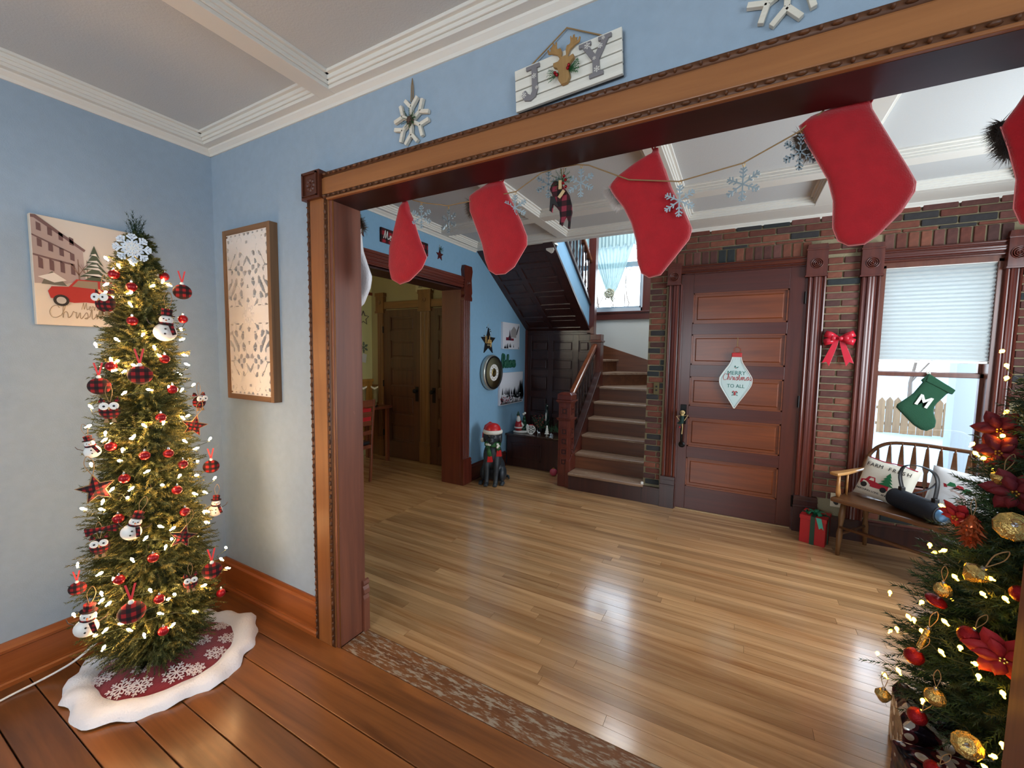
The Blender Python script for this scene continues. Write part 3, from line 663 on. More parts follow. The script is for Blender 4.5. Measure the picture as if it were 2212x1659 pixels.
bare_tree(6.6, 15.8, 5.5, 'bare dark street tree right above the fence seen through the bench window', seed=11, n=4)

# ------------------------------------------------------------------ staircase
PLB = mat('plaster_white', (205, 204, 196), .85, bump=.2, bscale=160)
MB().box(-2.8, -.7, 5.35, 6.4, -.06, 0).build('floor_stair', DARKW, kind='structure')
MB().box(-.79, -.68, 4.40, 6.4, 0, 4.0).build('wall_stair_right', PLB, kind='structure')
MB().box(-2.7, -.79, 6.22, 6.36, 0, 2.13).box(-2.7, -2.27, 6.22, 6.36, 2.13, 3.6).box(-1.25, -.79, 6.22, 6.36, 2.13, 3.6).box(-2.7, -.79, 6.22, 6.36, 3.58, 4.0).build('wall_stair_back', PLB, kind='structure')
MB().box(-2.7, -.7, 4.0, 6.4, 4.0, 4.05).build('ceiling_stair', CEIL, kind='structure')
MB().box(-2.7, -.7, 3.98, 4.02, 2.9, 4.0).build('wall_stair_front', BLUE, kind='structure')
stair = thing('staircase', 'dark wooden staircase turning up behind the square newel post', 'staircase', (0, 0, 0))
TREAD = wood('worn_tread_wood', (112, 82, 62), (168, 140, 116), 'x', .4, grain=16, wear=((170, 152, 130), .56, .64, 30))
RISER = wood('riser_wood', (84, 46, 26), (120, 70, 42), 'x', .4, grain=16)
yk = lambda k: 4.225+.2155*(k-1)
zk = lambda k: .19+.177*(k-1)
for k in range(1, 7):
    y1 = yk(k+1)+.05 if k < 6 else 6.22
    MB().box(-1.60, -.792, yk(k), y1, zk(k)-.03, zk(k)).build('tread', TREAD, stair, bevel=.008)
    MB().box(-1.60, -.792, yk(k)+.03, yk(k)+.05, zk(k)-.177 if k > 1 else 0, zk(k)-.03).build('riser', RISER if k > 1 else DARKW, stair)
P = (-1.66, 5.42)
def wind(k, q, poly):
    z = zk(k); dx, dy = q[0]-P[0], q[1]-P[1]; L = math.hypot(dx, dy); nx, ny = dy/L, -dx/L
    MB().prism(poly, z-.03, z, 'xy').build('tread', TREAD, stair, bevel=.006)
    s = .03; a = (P[0]-nx*s, P[1]-ny*s); b = (q[0]-nx*s, q[1]-ny*s)
    MB().prism([a, b, (b[0]-nx*.02, b[1]-ny*.02), (a[0]-nx*.02, a[1]-ny*.02)], z-.177, z-.03, 'xy').build('riser', RISER, stair)
wind(7, (-.95, 6.205), [P, (-.95, 6.21), (-.80, 6.215), (-1.8, 6.215), (-1.8, 5.6)])
wind(8, (-1.575, 6.21), [P, (-1.575, 6.215), (-2.3, 6.215), (-2.3, 5.45)])
wind(9, (-2.25, 6.2), [P, (-2.25, 6.2), (-2.68, 6.2), (-2.68, 5.42)])
MB().prism([(-2.3, 1.80), (-1.83, 1.644), (-1.165, 1.432), (-.795, 1.31), (-.795, 1.0), (-2.3, 1.2)], 6.195, 6.22).build('skirt_board', RISER, stair, bevel=.003)
MB().prism([(4.29, 0), (4.29, zk(1)+.11), (5.34, zk(6)+.16), (5.34, 0)], -1.655, -1.60, 'yz').build('stringer', MAH, stair, bevel=.004)
MB().prism([(4.40, zk(1)+.19), (4.40, zk(1)+.225), (5.34, zk(6)+.195), (5.34, zk(6)+.16)], -1.668, -1.588, 'yz').build('stringer_cap', DARKW, stair, bevel=.004)
# newel post
nw = MB().box(-1.75, -1.61, 4.30, 4.44, 0, .965).build('newel_post', MAH, stair, bevel=.004)
mb = MB().box(-1.762, -1.598, 4.288, 4.452, .755, .768).box(-1.77, -1.59, 4.28, 4.46, .768, .782).box(-1.762, -1.598, 4.288, 4.452, .95, .965).box(-1.775, -1.585, 4.275, 4.465, .965, .985)
mb.build('neck_moulding', MAH, nw, bevel=.004)
MB().box(-1.765, -1.595, 4.285, 4.455, .985, 1.045).add([(-1.765, 4.285, 1.045), (-1.595, 4.285, 1.045), (-1.595, 4.455, 1.045), (-1.765, 4.455, 1.045), (-1.735, 4.315, 1.068), (-1.625, 4.315, 1.068), (-1.625, 4.425, 1.068), (-1.735, 4.425, 1.068)], [(0, 1, 5, 4), (1, 2, 6, 5), (2, 3, 7, 6), (3, 0, 4, 7), (4, 5, 6, 7)]).build('cap', MAH, nw, bevel=.006)
for z in (.86, .63, .52, .40, .285):
    h = .036
    mb = MB()
    for ax in (0, 1):
        def B(u0, u1, d, z0, z1): return mb.box(-1.68+u0, -1.68+u1, 4.30-d, 4.302, z0, z1) if ax == 0 else mb.box(-1.612, -1.61+d, 4.37+u0, 4.37+u1, z0, z1)
        B(-h-.006, -h+.008, .007, z-h-.006, z+h+.006); B(h-.008, h+.006, .007, z-h-.006, z+h+.006); B(-h, h, .007, z+h-.008, z+h+.006); B(-h, h, .007, z-h-.006, z-h+.008)
        mb.build('square_frame', MAH, nw, bevel=.002); mb = MB(); B(-h+.008, h-.008, .0006, z-h+.008, z+h-.008); mb.build('square_painted_shade', SOFF, nw)  # thin dark square paints the recess shade inside each frame
        mb = MB(); B(-.013, .013, .009, z-.015, z+.015); mb.build('square_boss', MAH, nw, bevel=.004); mb = MB()
HR = wood('handrail_wood', (96, 48, 28), (136, 76, 46), 'y', .25, coat=.4)
MB().prism([(4.44, .955), (4.44, 1.01), (5.36, 1.66), (5.36, 1.60)], -1.715, -1.645, 'yz').build('handrail', HR, stair, bevel=.015)
MB().prism([(4.44, .915), (4.44, .94), (5.36, 1.585), (5.36, 1.56)], -1.70, -1.66, 'yz').build('handrail_fillet', DARKW, stair)
def baluster(p, x, y, z0, z1, m):
    h = z1-z0
    MB().lathe([(.014, 0), (.014, h*.16), (.009, h*.2), (.017, h*.26), (.010, h*.32), (.012, h*.5), (.016, h*.66), (.009, h*.74), (.014, h*.8), (.014, h)], 8, (x, y, z0)).build('baluster', m, p, smooth=True)
for i in range(8):
    y = 4.50+i*.108; t = (y-4.44)/.92
    baluster(stair, -1.68, y, .19+.11+(y-4.29)*.86, .925+.645*t, DARKW)
n2 = MB().box(-1.735, -1.60, 5.33, 5.465, 0, 1.66).build('landing_newel', MAH, stair, bevel=.004)
MB().box(-1.75, -1.585, 5.315, 5.48, 1.66, 1.685).box(-1.74, -1.6, 5.325, 5.47, 1.685, 1.765).build('cap', MAH, n2, bevel=.006)
n3 = MB().box(-1.80, -1.70, 5.34, 5.44, 1.765, 3.05).build('upper_newel', MAH, stair, bevel=.004)
MB().box(-1.81, -1.69, 5.33, 5.45, 3.05, 3.08).build('cap', MAH, n3, bevel=.004)
lo = lambda y: 2.655-.647*(y-4.07)
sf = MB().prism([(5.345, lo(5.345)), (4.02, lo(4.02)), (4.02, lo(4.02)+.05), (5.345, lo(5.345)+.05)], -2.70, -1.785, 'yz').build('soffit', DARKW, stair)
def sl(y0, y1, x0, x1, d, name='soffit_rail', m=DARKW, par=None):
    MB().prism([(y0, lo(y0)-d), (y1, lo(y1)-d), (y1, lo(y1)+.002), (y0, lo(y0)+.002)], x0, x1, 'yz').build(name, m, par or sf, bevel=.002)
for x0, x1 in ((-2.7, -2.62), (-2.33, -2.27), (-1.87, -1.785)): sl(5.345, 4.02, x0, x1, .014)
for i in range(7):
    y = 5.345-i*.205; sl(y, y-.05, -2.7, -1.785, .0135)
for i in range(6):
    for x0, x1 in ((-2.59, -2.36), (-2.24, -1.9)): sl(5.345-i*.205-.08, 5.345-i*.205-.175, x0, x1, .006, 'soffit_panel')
UB = HBLUE
MB().prism([(5.345, lo(5.345)+.0), (4.02, lo(4.02)), (4.02, lo(4.02)+.31), (5.345, lo(5.345)+.31)], -1.785, -1.77, 'yz').build('stringer_face', UB, stair)
MB().prism([(5.345, lo(5.345)-.015), (4.02, lo(4.02)-.015), (4.02, lo(4.02)+.02), (5.345, lo(5.345)+.02)], -1.79, -1.76, 'yz').build('stringer_edge', DARKW, stair)
MB().prism([(5.345, lo(5.345)+.31), (4.02, lo(4.02)+.31), (4.02, lo(4.02)+.36), (5.345, lo(5.345)+.36)], -1.81, -1.745, 'yz').build('shoe_rail', DARKW, stair, bevel=.004)
MB().prism([(5.345, lo(5.345)+.86), (4.02, lo(4.02)+.86), (4.02, lo(4.02)+.92), (5.345, lo(5.345)+.92)], -1.81, -1.745, 'yz').build('handrail', HR, stair, bevel=.012)
for i in range(11):
    y = 5.28-i*.112; baluster(stair, -1.778, y, lo(y)+.35, lo(y)+.87, DARKW)
pd = MB().box(-1.86, -1.77, 4.105, 4.19, 2.60, 2.72).build('drop_post', WHITE, stair, bevel=.003)
MB().box(-1.87, -1.76, 4.10, 4.2, 2.655, 2.675).add([(-1.86, 4.11, 2.60), (-1.77, 4.11, 2.6), (-1.77, 4.19, 2.6), (-1.86, 4.19, 2.6), (-1.815, 4.15, 2.57)], [(0, 1, 4), (1, 2, 4), (2, 3, 4), (3, 0, 4)]).build('drop_finial', WHITE, pd)
# panelled wall under the upper flight
pw = struct('wall_panelled')
MB().box(-2.7, -1.735, 5.376, 5.40, 0, 1.86).build('backing', DARKW, pw)
cols = [(-2.62, -2.36), (-2.28, -1.99), (-1.91, -1.76)]; rws = [(.44, .60), (.66, .88), (.97, 1.19), (1.27, 1.43), (1.53, 1.68)]
xs_ = [-2.7, -2.62, -2.36, -2.28, -1.99, -1.91, -1.76, -1.735]
for i in range(0, 8, 2): MB().box(xs_[i], xs_[i+1], 5.35, 5.37, .0, 1.84).build('stile', DARKW, pw, bevel=.002)
zz = [0, .44, .60, .66, .88, .97, 1.19, 1.27, 1.43, 1.53, 1.68, 1.84]
for a, b in cols:
    for i in range(0, 12, 2): MB().box(a, b, 5.351, 5.37, zz[i], zz[i+1]).build('rail', DARKW, pw, bevel=.002)
    for c, d in rws: MB().box(a+.022, b-.022, 5.354, 5.372, c+.022, d-.022).build('panel', DARKW, pw, bevel=.008)
MB().box(-2.7, -1.74, 5.34, 5.40, 1.76, 1.79).build('rail', DARKW, pw, bevel=.004)
MB().box(-2.712, -2.675, 5.31, 5.345, 0, 1.83).build('stile', MAH, pw)
# bench box
bb = thing('bench_chest', 'dark built-in wooden bench chest below the stairs holding Christmas figurines', 'bench', (-2.19, 4.76, 0))
MB().box(-.48, .42, .0, .53, .0, .405).build('body', DARKW, bb, bevel=.002)
MB().box(-.50, .42, -.02, .53, .405, .435).build('lid', wood('chest_lid', (44, 26, 20), (66, 40, 30), 'x', .22, coat=.3), bb, bevel=.006)
MB().box(-.42, .02, -.008, 0, .10, .12).box(-.42, .02, -.008, 0, .30, .32).box(-.42, -.40, -.008, 0, .1, .32).box(0, .02, -.008, 0, .1, .32).box(-.385, -.015, -.005, 0, .135, .285).build('front_panel', DARKW, bb, bevel=.002)
# stair window
w2 = struct('window_2')
MB().box(-2.27, -2.23, 6.22, 6.36, 2.13, 3.58).box(-1.29, -1.25, 6.22, 6.36, 2.13, 3.58).box(-2.27, -1.25, 6.22, 6.36, 2.13, 2.19).box(-2.27, -1.25, 6.22, 6.36, 3.54, 3.58).build('frame', WSH, w2)
MB().box(-2.24, -1.28, 6.27, 6.31, 2.80, 2.87).box(-2.24, -1.28, 6.27, 6.31, 2.18, 2.22).box(-2.24, -2.2, 6.27, 6.31, 2.18, 3.56).box(-1.32, -1.28, 6.27, 6.31, 2.18, 3.56).build('sash', mat('sash_grey', (150, 158, 165), .5), w2)
MB().box(-2.22, -1.3, 6.288, 6.291, 2.2, 2.82).build('pane', GLASS, w2); MB().box(-2.22, -1.3, 6.288, 6.291, 2.85, 3.55).build('pane', GLASS, w2)
t9 = struct('trim_9')
MB().box(-1.262, -1.15, 6.195, 6.22, 2.13, 3.7).box(-1.25, -1.16, 6.19, 6.22, 2.13, 3.7).build('casing', MAH, t9, bevel=.003)
MB().box(-2.4, -1.15, 6.19, 6.22, 2.02, 2.13).box(-2.4, -1.14, 6.175, 6.22, 2.115, 2.14).build('apron', MAHX, t9, bevel=.003)
# sheer curtain gathered in a rosette
cu = thing('sheer_curtain', 'sheer white curtain gathered into a ribbon rosette at the stair window', 'curtain', (-1.72, 6.12, 2.40))
SHEER = translucent('sheer_fabric', (186, 214, 214), .045, .10); LACE = translucent('lace_fabric', (196, 220, 220), .0, .12)
mb = MB(); nU, nV = 90, 16
for j in range(nV+1):
    t = j/nV; wdt = .045+(.46-.045)*t**.85
    for i in range(nU+1):
        u = i/nU*2-1; mb.v.append((u*wdt+.02*(1-t), .022*math.sin(u*34)*(.35+.65*t), t*1.15))
mb.f = [(j*(nU+1)+i, j*(nU+1)+i+1, (j+1)*(nU+1)+i+1, (j+1)*(nU+1)+i) for j in range(nV) for i in range(nU)]
mb.build('panel', SHEER, cu, smooth=True)
mb = MB()
for j in range(7):
    for i in range(121):
        u = i/60-1; sc = .05*abs(math.sin(u*15)); mb.v.append((u*.50, -.045+.012*math.sin(u*60), .70-sc*(1-j/6)+.45*j/6))
mb.f = [(j*121+i, j*121+i+1, (j+1)*121+i+1, (j+1)*121+i) for j in range(6) for i in range(120)]
mb.build('valance', LACE, cu, smooth=True)
mb = MB(); rs = random.Random(2)
for k in range(11):
    a = k*2.4; r = .014+.0056*k; mb.tube(spline([(r*math.cos(a+b*.5), -.03-.02*math.sin(b), r*math.sin(a+b*.5)) for b in range(5)], 3), .012, 6)
for k in range(7):
    a = -PI/2+rs.uniform(-.9, .9); mb.tube(spline([(0, -.03, -.01), (.05*math.cos(a), -.04, .05*math.sin(a)), (.1*math.cos(a+.2), -.03, .13*math.sin(a))], 4), .007, 4)
mb.build('rosette', mat('cream_ribbon', (206, 204, 180), .7), cu, smooth=True)

# ------------------------------------------------------------------ small helpers for decorations
def blob(mb, name, m, parent, vox=.006, **kw):
    o = mb.build(name, m, parent, smooth=True, **kw)
    r = o.modifiers.new('remesh', 'REMESH'); r.mode = 'VOXEL'; r.voxel_size = vox; r.use_smooth_shade = True
    q = o.modifiers.new('smooth', 'SMOOTH'); q.iterations = 3; q.factor = .5
    return o
def hair(mb, pts, L, n, rs, w=.0014, d=(0, 0, 0), spread=1.0):
    for _ in range(n):
        k = rs.randrange(len(pts)-1); t = rs.random(); p = Vector(pts[k]).lerp(Vector(pts[k+1]), t)
        v = (Vector((rs.gauss(0, 1), rs.gauss(0, 1), rs.gauss(0, 1))).normalized()*spread+Vector(d)).normalized()*L*rs.uniform(.5, 1.1)
        s = v.cross(Vector((.3, .5, .8))).normalized()*w; k0 = len(mb.v)
        mb.v += [tuple(p-s), tuple(p+s), tuple(p+v+Vector((0, 0, -L*.15)))]; mb.f.append((k0, k0+1, k0+2))
def sprig(mb, p, d, L, n, nl, nw, rs):
    p = Vector(p); d = Vector(d).normalized(); a = d.orthogonal().normalized(); b = d.cross(a)
    for i in range(n):
        t = i/n; c = p+d*L*t; th = i*2.4+rs.random(); o = a*math.cos(th)+b*math.sin(th); v = (o*.85+d*.75).normalized()*nl*(1-.4*t)*rs.uniform(.8, 1.15)
        s = v.cross(o+Vector((.1, .2, .3))).normalized()*nw; k = len(mb.v); mb.v += [tuple(c-s), tuple(c+s), tuple(c+v)]; mb.f.append((k, k+1, k+2))
def starpoly(R, r, n=5, rot=PI/2): return [((R if i % 2 == 0 else r)*math.cos(rot+PI*i/n), (R if i % 2 == 0 else r)*math.sin(rot+PI*i/n)) for i in range(2*n)]
def arms(mb, R, w, y0, y1, fork=((.45, .26), (.72, .2)), n=6, rot=PI/2):
    def bar(x0, z0, x1, z1):
        L = math.hypot(x1-x0, z1-z0); nx, nz = -(z1-z0)/L*w/2, (x1-x0)/L*w/2
        mb.prism([(x0-nx, z0-nz), (x1-nx, z1-nz), (x1+nx, z1+nz), (x0+nx, z0+nz)], y0, y1)
    for i in range(n):
        a = rot+2*PI*i/n; bar(0, 0, R*math.cos(a), R*math.sin(a))
        for t, l in fork:
            for s in (-1, 1):
                b = a+s*.9; bar(R*t*math.cos(a), R*t*math.sin(a), R*t*math.cos(a)+R*l*math.cos(b), R*t*math.sin(a)+R*l*math.sin(b))
def loop(p, h, w, m, z=0, r=.0012, y=0, name='hanging_loop'):
    return MB().tube(spline([(0, y, z), (-w, y, z+h*.6), (0, y, z+h), (w, y, z+h*.6), (.001, y, z)], 4), r, 4, False).build(name, m, p)

# ------------------------------------------------------------------ left tree
TA = (-2.348, .813)
def outp(p, ax, d):
    if ax is TA: d = d-.035
    v = Vector((p[0]-ax[0], p[1]-ax[1], 0)); w = Vector((-p[0], -p[1], 0)).normalized(); return Vector(p)+w*d
TL = [(.06, .12), (.13, .22), (.22, .28), (.3, .29), (.45, .29), (.7, .25), (1.0, .21), (1.3, .175), (1.6, .145), (1.85, .10), (1.95, .055), (2.05, .005)]
def prof_r(z, P): return float(np.interp(z, [p[0] for p in P], [p[1] for p in P]))
def needles(root, P, z0, z1, count, per, nl, nw, L, seed, mats, wallx=None):
    g = np.random.default_rng(seed)
    zs = []
    while len(zs) < count:
        z = g.uniform(z0, z1, count); keep = g.uniform(0, .3, count) < np.array([prof_r(q, P)+.03 for q in z]); zs += list(z[keep])
    z = np.array(zs[:count]); R = np.array([prof_r(q, P) for q in z]); th = g.uniform(0, 2*PI, count)
    depth = np.sqrt(g.uniform(.15, 1, count)); start = np.maximum(R*depth-L*.75*np.clip(.30+R/.19, .3, 1), .01)
    tier = .5+.5*np.sin(z*46+th*1.0)
    start = start*(.80+.24*tier)
    rad = np.stack([np.cos(th), np.sin(th), 0*th], 1); p = rad*start[:, None]; p[:, 2] = z-.02
    d = rad*1.0; d[:, 2] = g.uniform(-.28, .45, count); d += g.normal(0, .28, (count, 3)); d /= np.linalg.norm(d, axis=1)[:, None]
    up = np.cross(d, g.normal(0, 1, (count, 3))); up /= np.linalg.norm(up, axis=1)[:, None]; bb_ = np.cross(d, up)
    for mi, m in enumerate(mats):
        sel = np.arange(mi, count, len(mats)); k = len(sel)
        t = np.linspace(0.02, 1, per)[None, :].repeat(k, 0); a = (np.arange(per)*2.4)[None, :]+g.uniform(0, 6, (k, 1))
        LL = L*g.uniform(.7, 1.25, (k, 1, 1))*np.clip(.30+R[sel]/.19, .3, 1)[:, None, None]
        c = p[sel][:, None, :]+d[sel][:, None, :]*t[..., None]*LL
        o = up[sel][:, None, :]*np.cos(a)[..., None]+bb_[sel][:, None, :]*np.sin(a)[..., None]
        v = (o*.8+d[sel][:, None, :]*.8); v /= np.linalg.norm(v, axis=2)[..., None]; v *= nl*(1-.45*t)[..., None]*g.uniform(.75, 1.2, (k, per, 1))
        s = np.cross(v, o+.3); s /= np.linalg.norm(s, axis=2)[..., None]; s *= nw
        V = np.stack([c-s, c+s, c+v], 2).reshape(-1, 3)
        if wallx is not None: V[:, 0] = np.maximum(V[:, 0], wallx)
        else: V[:, 1] = np.maximum(V[:, 1], -.44)
        me = bpy.data.meshes.new('needles'); N = len(V)
        me.vertices.add(N); me.vertices.foreach_set('co', V.ravel()); me.loops.add(N); me.loops.foreach_set('vertex_index', np.arange(N, dtype=np.int32))
        me.polygons.add(N//3); me.polygons.foreach_set('loop_start', np.arange(0, N, 3, dtype=np.int32)); me.polygons.foreach_set('loop_total', np.full(N//3, 3, dtype=np.int32))
        me.update(calc_edges=True); me.materials.append(m)
        ob = bpy.data.objects.new('needles', me); COL.objects.link(ob); ob.parent = root; ob['kind'] = 'stuff'
ta = thing('christmas_tree', 'slim green Christmas tree with warm lights in the blue room corner', 'Christmas tree', (TA[0]+.004, TA[1]+.016, 0))
MB().tube([(0, 0, .0), (0, 0, 1.95)], [.018, .010], 8).build('trunk', BARK, ta)
mb = MB()
for k in range(4):
    a = k*PI/2+.6; mb.tube([(0, 0, .16), (.07*math.cos(a), .07*math.sin(a), .08), (.10*math.cos(a), .10*math.sin(a), .06)], .008, 6)
mb.build('stand', BLACK, ta)
mb = MB(); rs = random.Random(4)
for k in range(130):
    z = .3+1.6*k/130; R = prof_r(z, TL)*.6; a = k*2.4; mb.tube([(0, 0, z), (R*.6*math.cos(a), R*.6*math.sin(a), z+R*.15), (R*math.cos(a), R*math.sin(a), z+R*.1)], [.004, .003, .0015], 4)
mb.build('branches', BARK, ta, kind='stuff')
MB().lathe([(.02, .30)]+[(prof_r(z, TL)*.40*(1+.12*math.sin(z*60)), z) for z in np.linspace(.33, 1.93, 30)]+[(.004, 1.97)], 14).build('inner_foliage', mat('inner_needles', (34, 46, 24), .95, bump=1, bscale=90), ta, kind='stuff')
TLN = [(z, r*.87) for z, r in TL]
needles(ta, TLN, .07, 2.0, 8200, 40, .022, .0023, .095, 3, [NEEDLE, NEEDLE_TIP, NEEDLE], -.41)
mb = MB(); rs = random.Random(31)
for k in range(16): sprig(mb, (0, 0, 1.93+.004*k), (rs.uniform(-.4, .4), rs.uniform(-.4, .4), 1), rs.uniform(.07, .12), 40, .02, .0016, rs)
mb.build('leader', NEEDLE2, ta, kind='stuff')

BULB = mat('warm_bulb', (255, 214, 140), .3, emit=(255, 200, 138), estr=125)
BULB2 = mat('amber_bulb', (255, 206, 110), .3, emit=(255, 178, 44), estr=26)
WIRE = mat('green_wire', (30, 46, 28), .6)
LB = [(-2.318,.729,1.873),(-2.272,.747,1.843),(-2.257,.779,1.857),(-2.287,.714,1.761),(-2.284,.709,1.728),(-2.267,.719,1.706),(-2.238,.763,1.729),(-2.231,.759,1.682),(-2.237,.831,1.771),(-2.28,.901,1.789),(-2.23,.871,1.666),(-2.203,.783,1.557),(-2.293,.944,1.64),(-2.265,.933,1.592),(-2.262,.937,1.543),(-2.234,.715,1.533),(-2.192,.826,1.468),(-2.194,.812,1.503),(-2.238,.697,1.45),(-2.225,.711,1.444),(-2.2,.749,1.427),(-2.249,.936,1.469),(-2.254,.945,1.426),(-2.228,.703,1.406),(-2.21,.725,1.402),(-2.204,.719,1.313),(-2.179,.784,1.322),(-2.181,.849,1.327),(-2.198,.901,1.312),(-2.278,.981,1.326),(-2.226,.661,1.124),(-2.167,.758,1.174),(-2.16,.818,1.178),(-2.177,.89,1.187),(-2.192,.917,1.191),(-2.173,.728,1.13),(-2.283,.635,1.178),(-2.227,.664,1.15),(-2.174,.725,1.127),(-2.185,.697,1.08),(-2.187,.687,1.036),(-2.145,.754,.98),(-2.163,.888,1.082),(-2.188,.942,1.033),(-2.176,.939,.974),(-2.135,.855,.935),(-2.156,.924,.914),(-2.254,1.03,1.055),(-2.25,1.042,.854),(-2.19,.662,.923),(-2.155,.707,.918),(-2.127,.792,.913),(-2.157,.694,.883),(-2.206,.638,.876),(-2.205,.632,.846),(-2.137,.907,.836),(-2.166,.958,.822),(-2.109,.773,.741),(-2.114,.728,.708),(-2.101,.811,.719),(-2.135,.947,.686),(-2.148,.954,.734),(-2.093,.781,.651),(-2.122,.686,.631),(-2.178,.609,.594),(-2.096,.803,.676),(-2.209,1.059,.495),(-2.135,1.002,.481),(-2.174,1.045,.404),(-2.074,.903,.42),(-2.081,.721,.494),(-2.163,.605,.518),(-2.159,.603,.49),(-2.141,.617,.476),(-2.06,.79,.444),(-2.063,.77,.433),(-2.236,.546,.439),(-2.168,.586,.441),(-2.068,.743,.383),(-2.062,.859,.325),(-2.173,.583,.352),(-2.115,.64,.386),(-2.083,.696,.312),(-2.061,.781,.312),(-2.146,.605,.37),(-2.103,.659,.352),(-2.16,.601,.293),(-2.144,.636,.566)]
LB = [tuple(outp(p, TA, .0)) for p in LB]
rs = random.Random(21)
for k in range(46):       # more on the sides and at the back
    z = .32+1.5*(k+.5)/46; a = k*2.4; R = prof_r(z, TL)
    if math.cos(a-(-.35)) < .35: LB.append((TA[0]+R*.8*math.cos(a), TA[1]+R*.8*math.sin(a), z))
def string_lights(name, label, ax, pts, group, off=.012, r=.0056, bm=None):
    o = thing(name, label, 'string lights', (ax[0], ax[1], pts[0][2]))
    proto = MB().lathe([(.0025, -.013), (.003, -.006), (r*.6, -.004), (r, 0), (r*.75, .006), (1e-6, .011)], 8).build('bulb', bm or BULB, o, smooth=True)
    first = True; q = []
    for p in sorted(pts, key=lambda p: (-round(p[2]/.07), math.atan2(p[1]-ax[1], p[0]-ax[0]))):
        v = Vector((p[0]-ax[0], p[1]-ax[1], 0)); v = v*(1+off/max(v.length, .02)) if v.length > .02 else v
        l = Vector((v.x, v.y, p[2]-pts[0][2])); c = proto if first else proto.copy()
        if not first: COL.objects.link(c)
        first = False; c.location = l; c.rotation_euler = (random.uniform(-1.2, 1.2), random.uniform(-1.2, 1.2), 0); q.append(l)
    mb = MB()
    for a, b in zip(q, q[1:]):
        if (a-b).length < .3:
            m_ = (a+b)/2; m_ = Vector((m_.x*.9, m_.y*.9, m_.z-.01)); mb.tube([a+Vector((0, 0, -.012)), m_, b+Vector((0, 0, -.012))], .0012, 4)
    mb.build('cable', WIRE, o, kind='stuff')
    return o
string_lights('string_lights', 'warm white string lights wound around the slim tree in the corner', TA, LB, None)

# --- ornament prototypes (they face -Y)
def red_ball():
    o = thing('red_ball_ornament', '', 'ornament', group='small ribbed red balls on the slim tree')
    prof = [(1e-6, -.019)]+[((.0185+(.0012 if i % 2 else 0))*math.sin(PI*(i+1)/14), -.019*math.cos(PI*(i+1)/14)) for i in range(12)]+[(.004, .0188)]
    MB().lathe(prof, 14).build('ball', mat('red_satin', (150, 14, 24), .3, metal=.35), o, smooth=True)
    MB().lathe([(.005, .018), (.005, .025), (.002, .026), (.0035, .03), (1e-6, .031)], 8).build('cap', CHROME, o)
    return o
BL = [(-2.283,.728,1.804),(-2.307,.909,1.827),(-2.24,.768,1.755),(-2.283,.964,1.637),(-2.218,.757,1.612),(-2.194,.852,1.452),(-2.242,.69,1.423),(-2.186,.872,1.317),(-2.163,.817,1.2),(-2.216,.666,1.096),(-2.154,.752,1.048),(-2.145,.83,1.042),(-2.148,.882,.981),(-2.173,.689,.963),(-2.125,.847,.877),(-2.115,.868,.774),(-2.167,.662,.805),(-2.097,.742,.621),(-2.135,.644,.563),(-2.068,.745,.448),(-2.065,.752,.304),(-2.133,1.006,.318)]
pr = red_ball(); used = [False]
BL.sort(key=lambda p: -p[2])
for i, p in enumerate(BL):
    place(pr, used, outp(p, TA, .016), 1.2, 'small red ball on the slim tree, %s red ball from the top' % ORD[i])
def plaid_ball():
    o = thing('plaid_ball_ornament', '', 'ornament', group='buffalo plaid balls on the slim tree')
    MB().ball((0, 0, 0), .036, 18, 12, (1, .8, .95)).build('ball', PL30, o, smooth=True)
    MB().ball((0, -.004, .037), .008, 10, 6).build('knob', WHT, o, smooth=True)
    mb = MB(); 
    for s in (-1, 1): mb.add([(-.003, -.002, .04), (.003, -.002, .04), (s*.012+.003, 0, .095), (s*.012-.003, 0, .095)], [(0, 1, 2, 3)])
    mb.build('ribbon', mat('red_ribbon', (214, 60, 60), .6), o, solid=1); return o
PB = [((-2.28,.965,1.761), 'uppermost, at the right edge'), ((-2.191,.764,1.386), 'in the upper middle with a red ribbon'), ((-2.274,.66,1.342), 'at the left edge at mid height'),
      ((-2.251,1.041,.922), 'at the right edge below the plaid star'), ((-2.1,.957,.472), 'at the lower right above the baseboard corner'), ((-2.099,.665,.434), 'low in the front above the tree skirt'), ((-2.255,.555,.545), 'at the lower left edge half hidden in branches')]
pr = plaid_ball(); used = [False]
for i, (p, l) in enumerate(PB): place(pr, used, outp(p, TA, .035), 1.2, 'plaid ball ornament on slim tree, '+l, scale=(1.0, 1.15, 1.0, .95, 1.1, 1.25, .75)[i])
def plaid_star():
    o = thing('plaid_star_ornament', '', 'ornament', group='plaid fabric stars on the slim tree')
    poly = starpoly(.052, .023); mb = MB(); mb.v = [(x, 0, z) for x, z in poly]+[(0, -.012, 0), (0, .012, 0)]
    mb.f = [(i, (i+1) % 10, 10) for i in range(10)]+[((i+1) % 10, i, 11) for i in range(10)]
    mb.build('star', PL60, o)
    MB().tube([(x, 0, z) for x, z in poly+poly[:1]], .0022, 5).build('piping', TWINE, o)
    loop(o, .07, .012, TWINE, .05); return o
pr = plaid_star(); used = [False]
for i, (p, l) in enumerate([((-2.231,.968,1.137), 'at the right below the owl'), ((-2.241,.623,.931), 'at the left edge, the largest of the three'), ((-2.099,.849,.676), 'in the lower middle right')]):
    o = place(pr, used, outp(p, TA, .035), 1.2, 'plaid star ornament on slim tree, '+l, scale=(1, 1.15, 1)[i], ry=(.25, -.15, .3)[i])
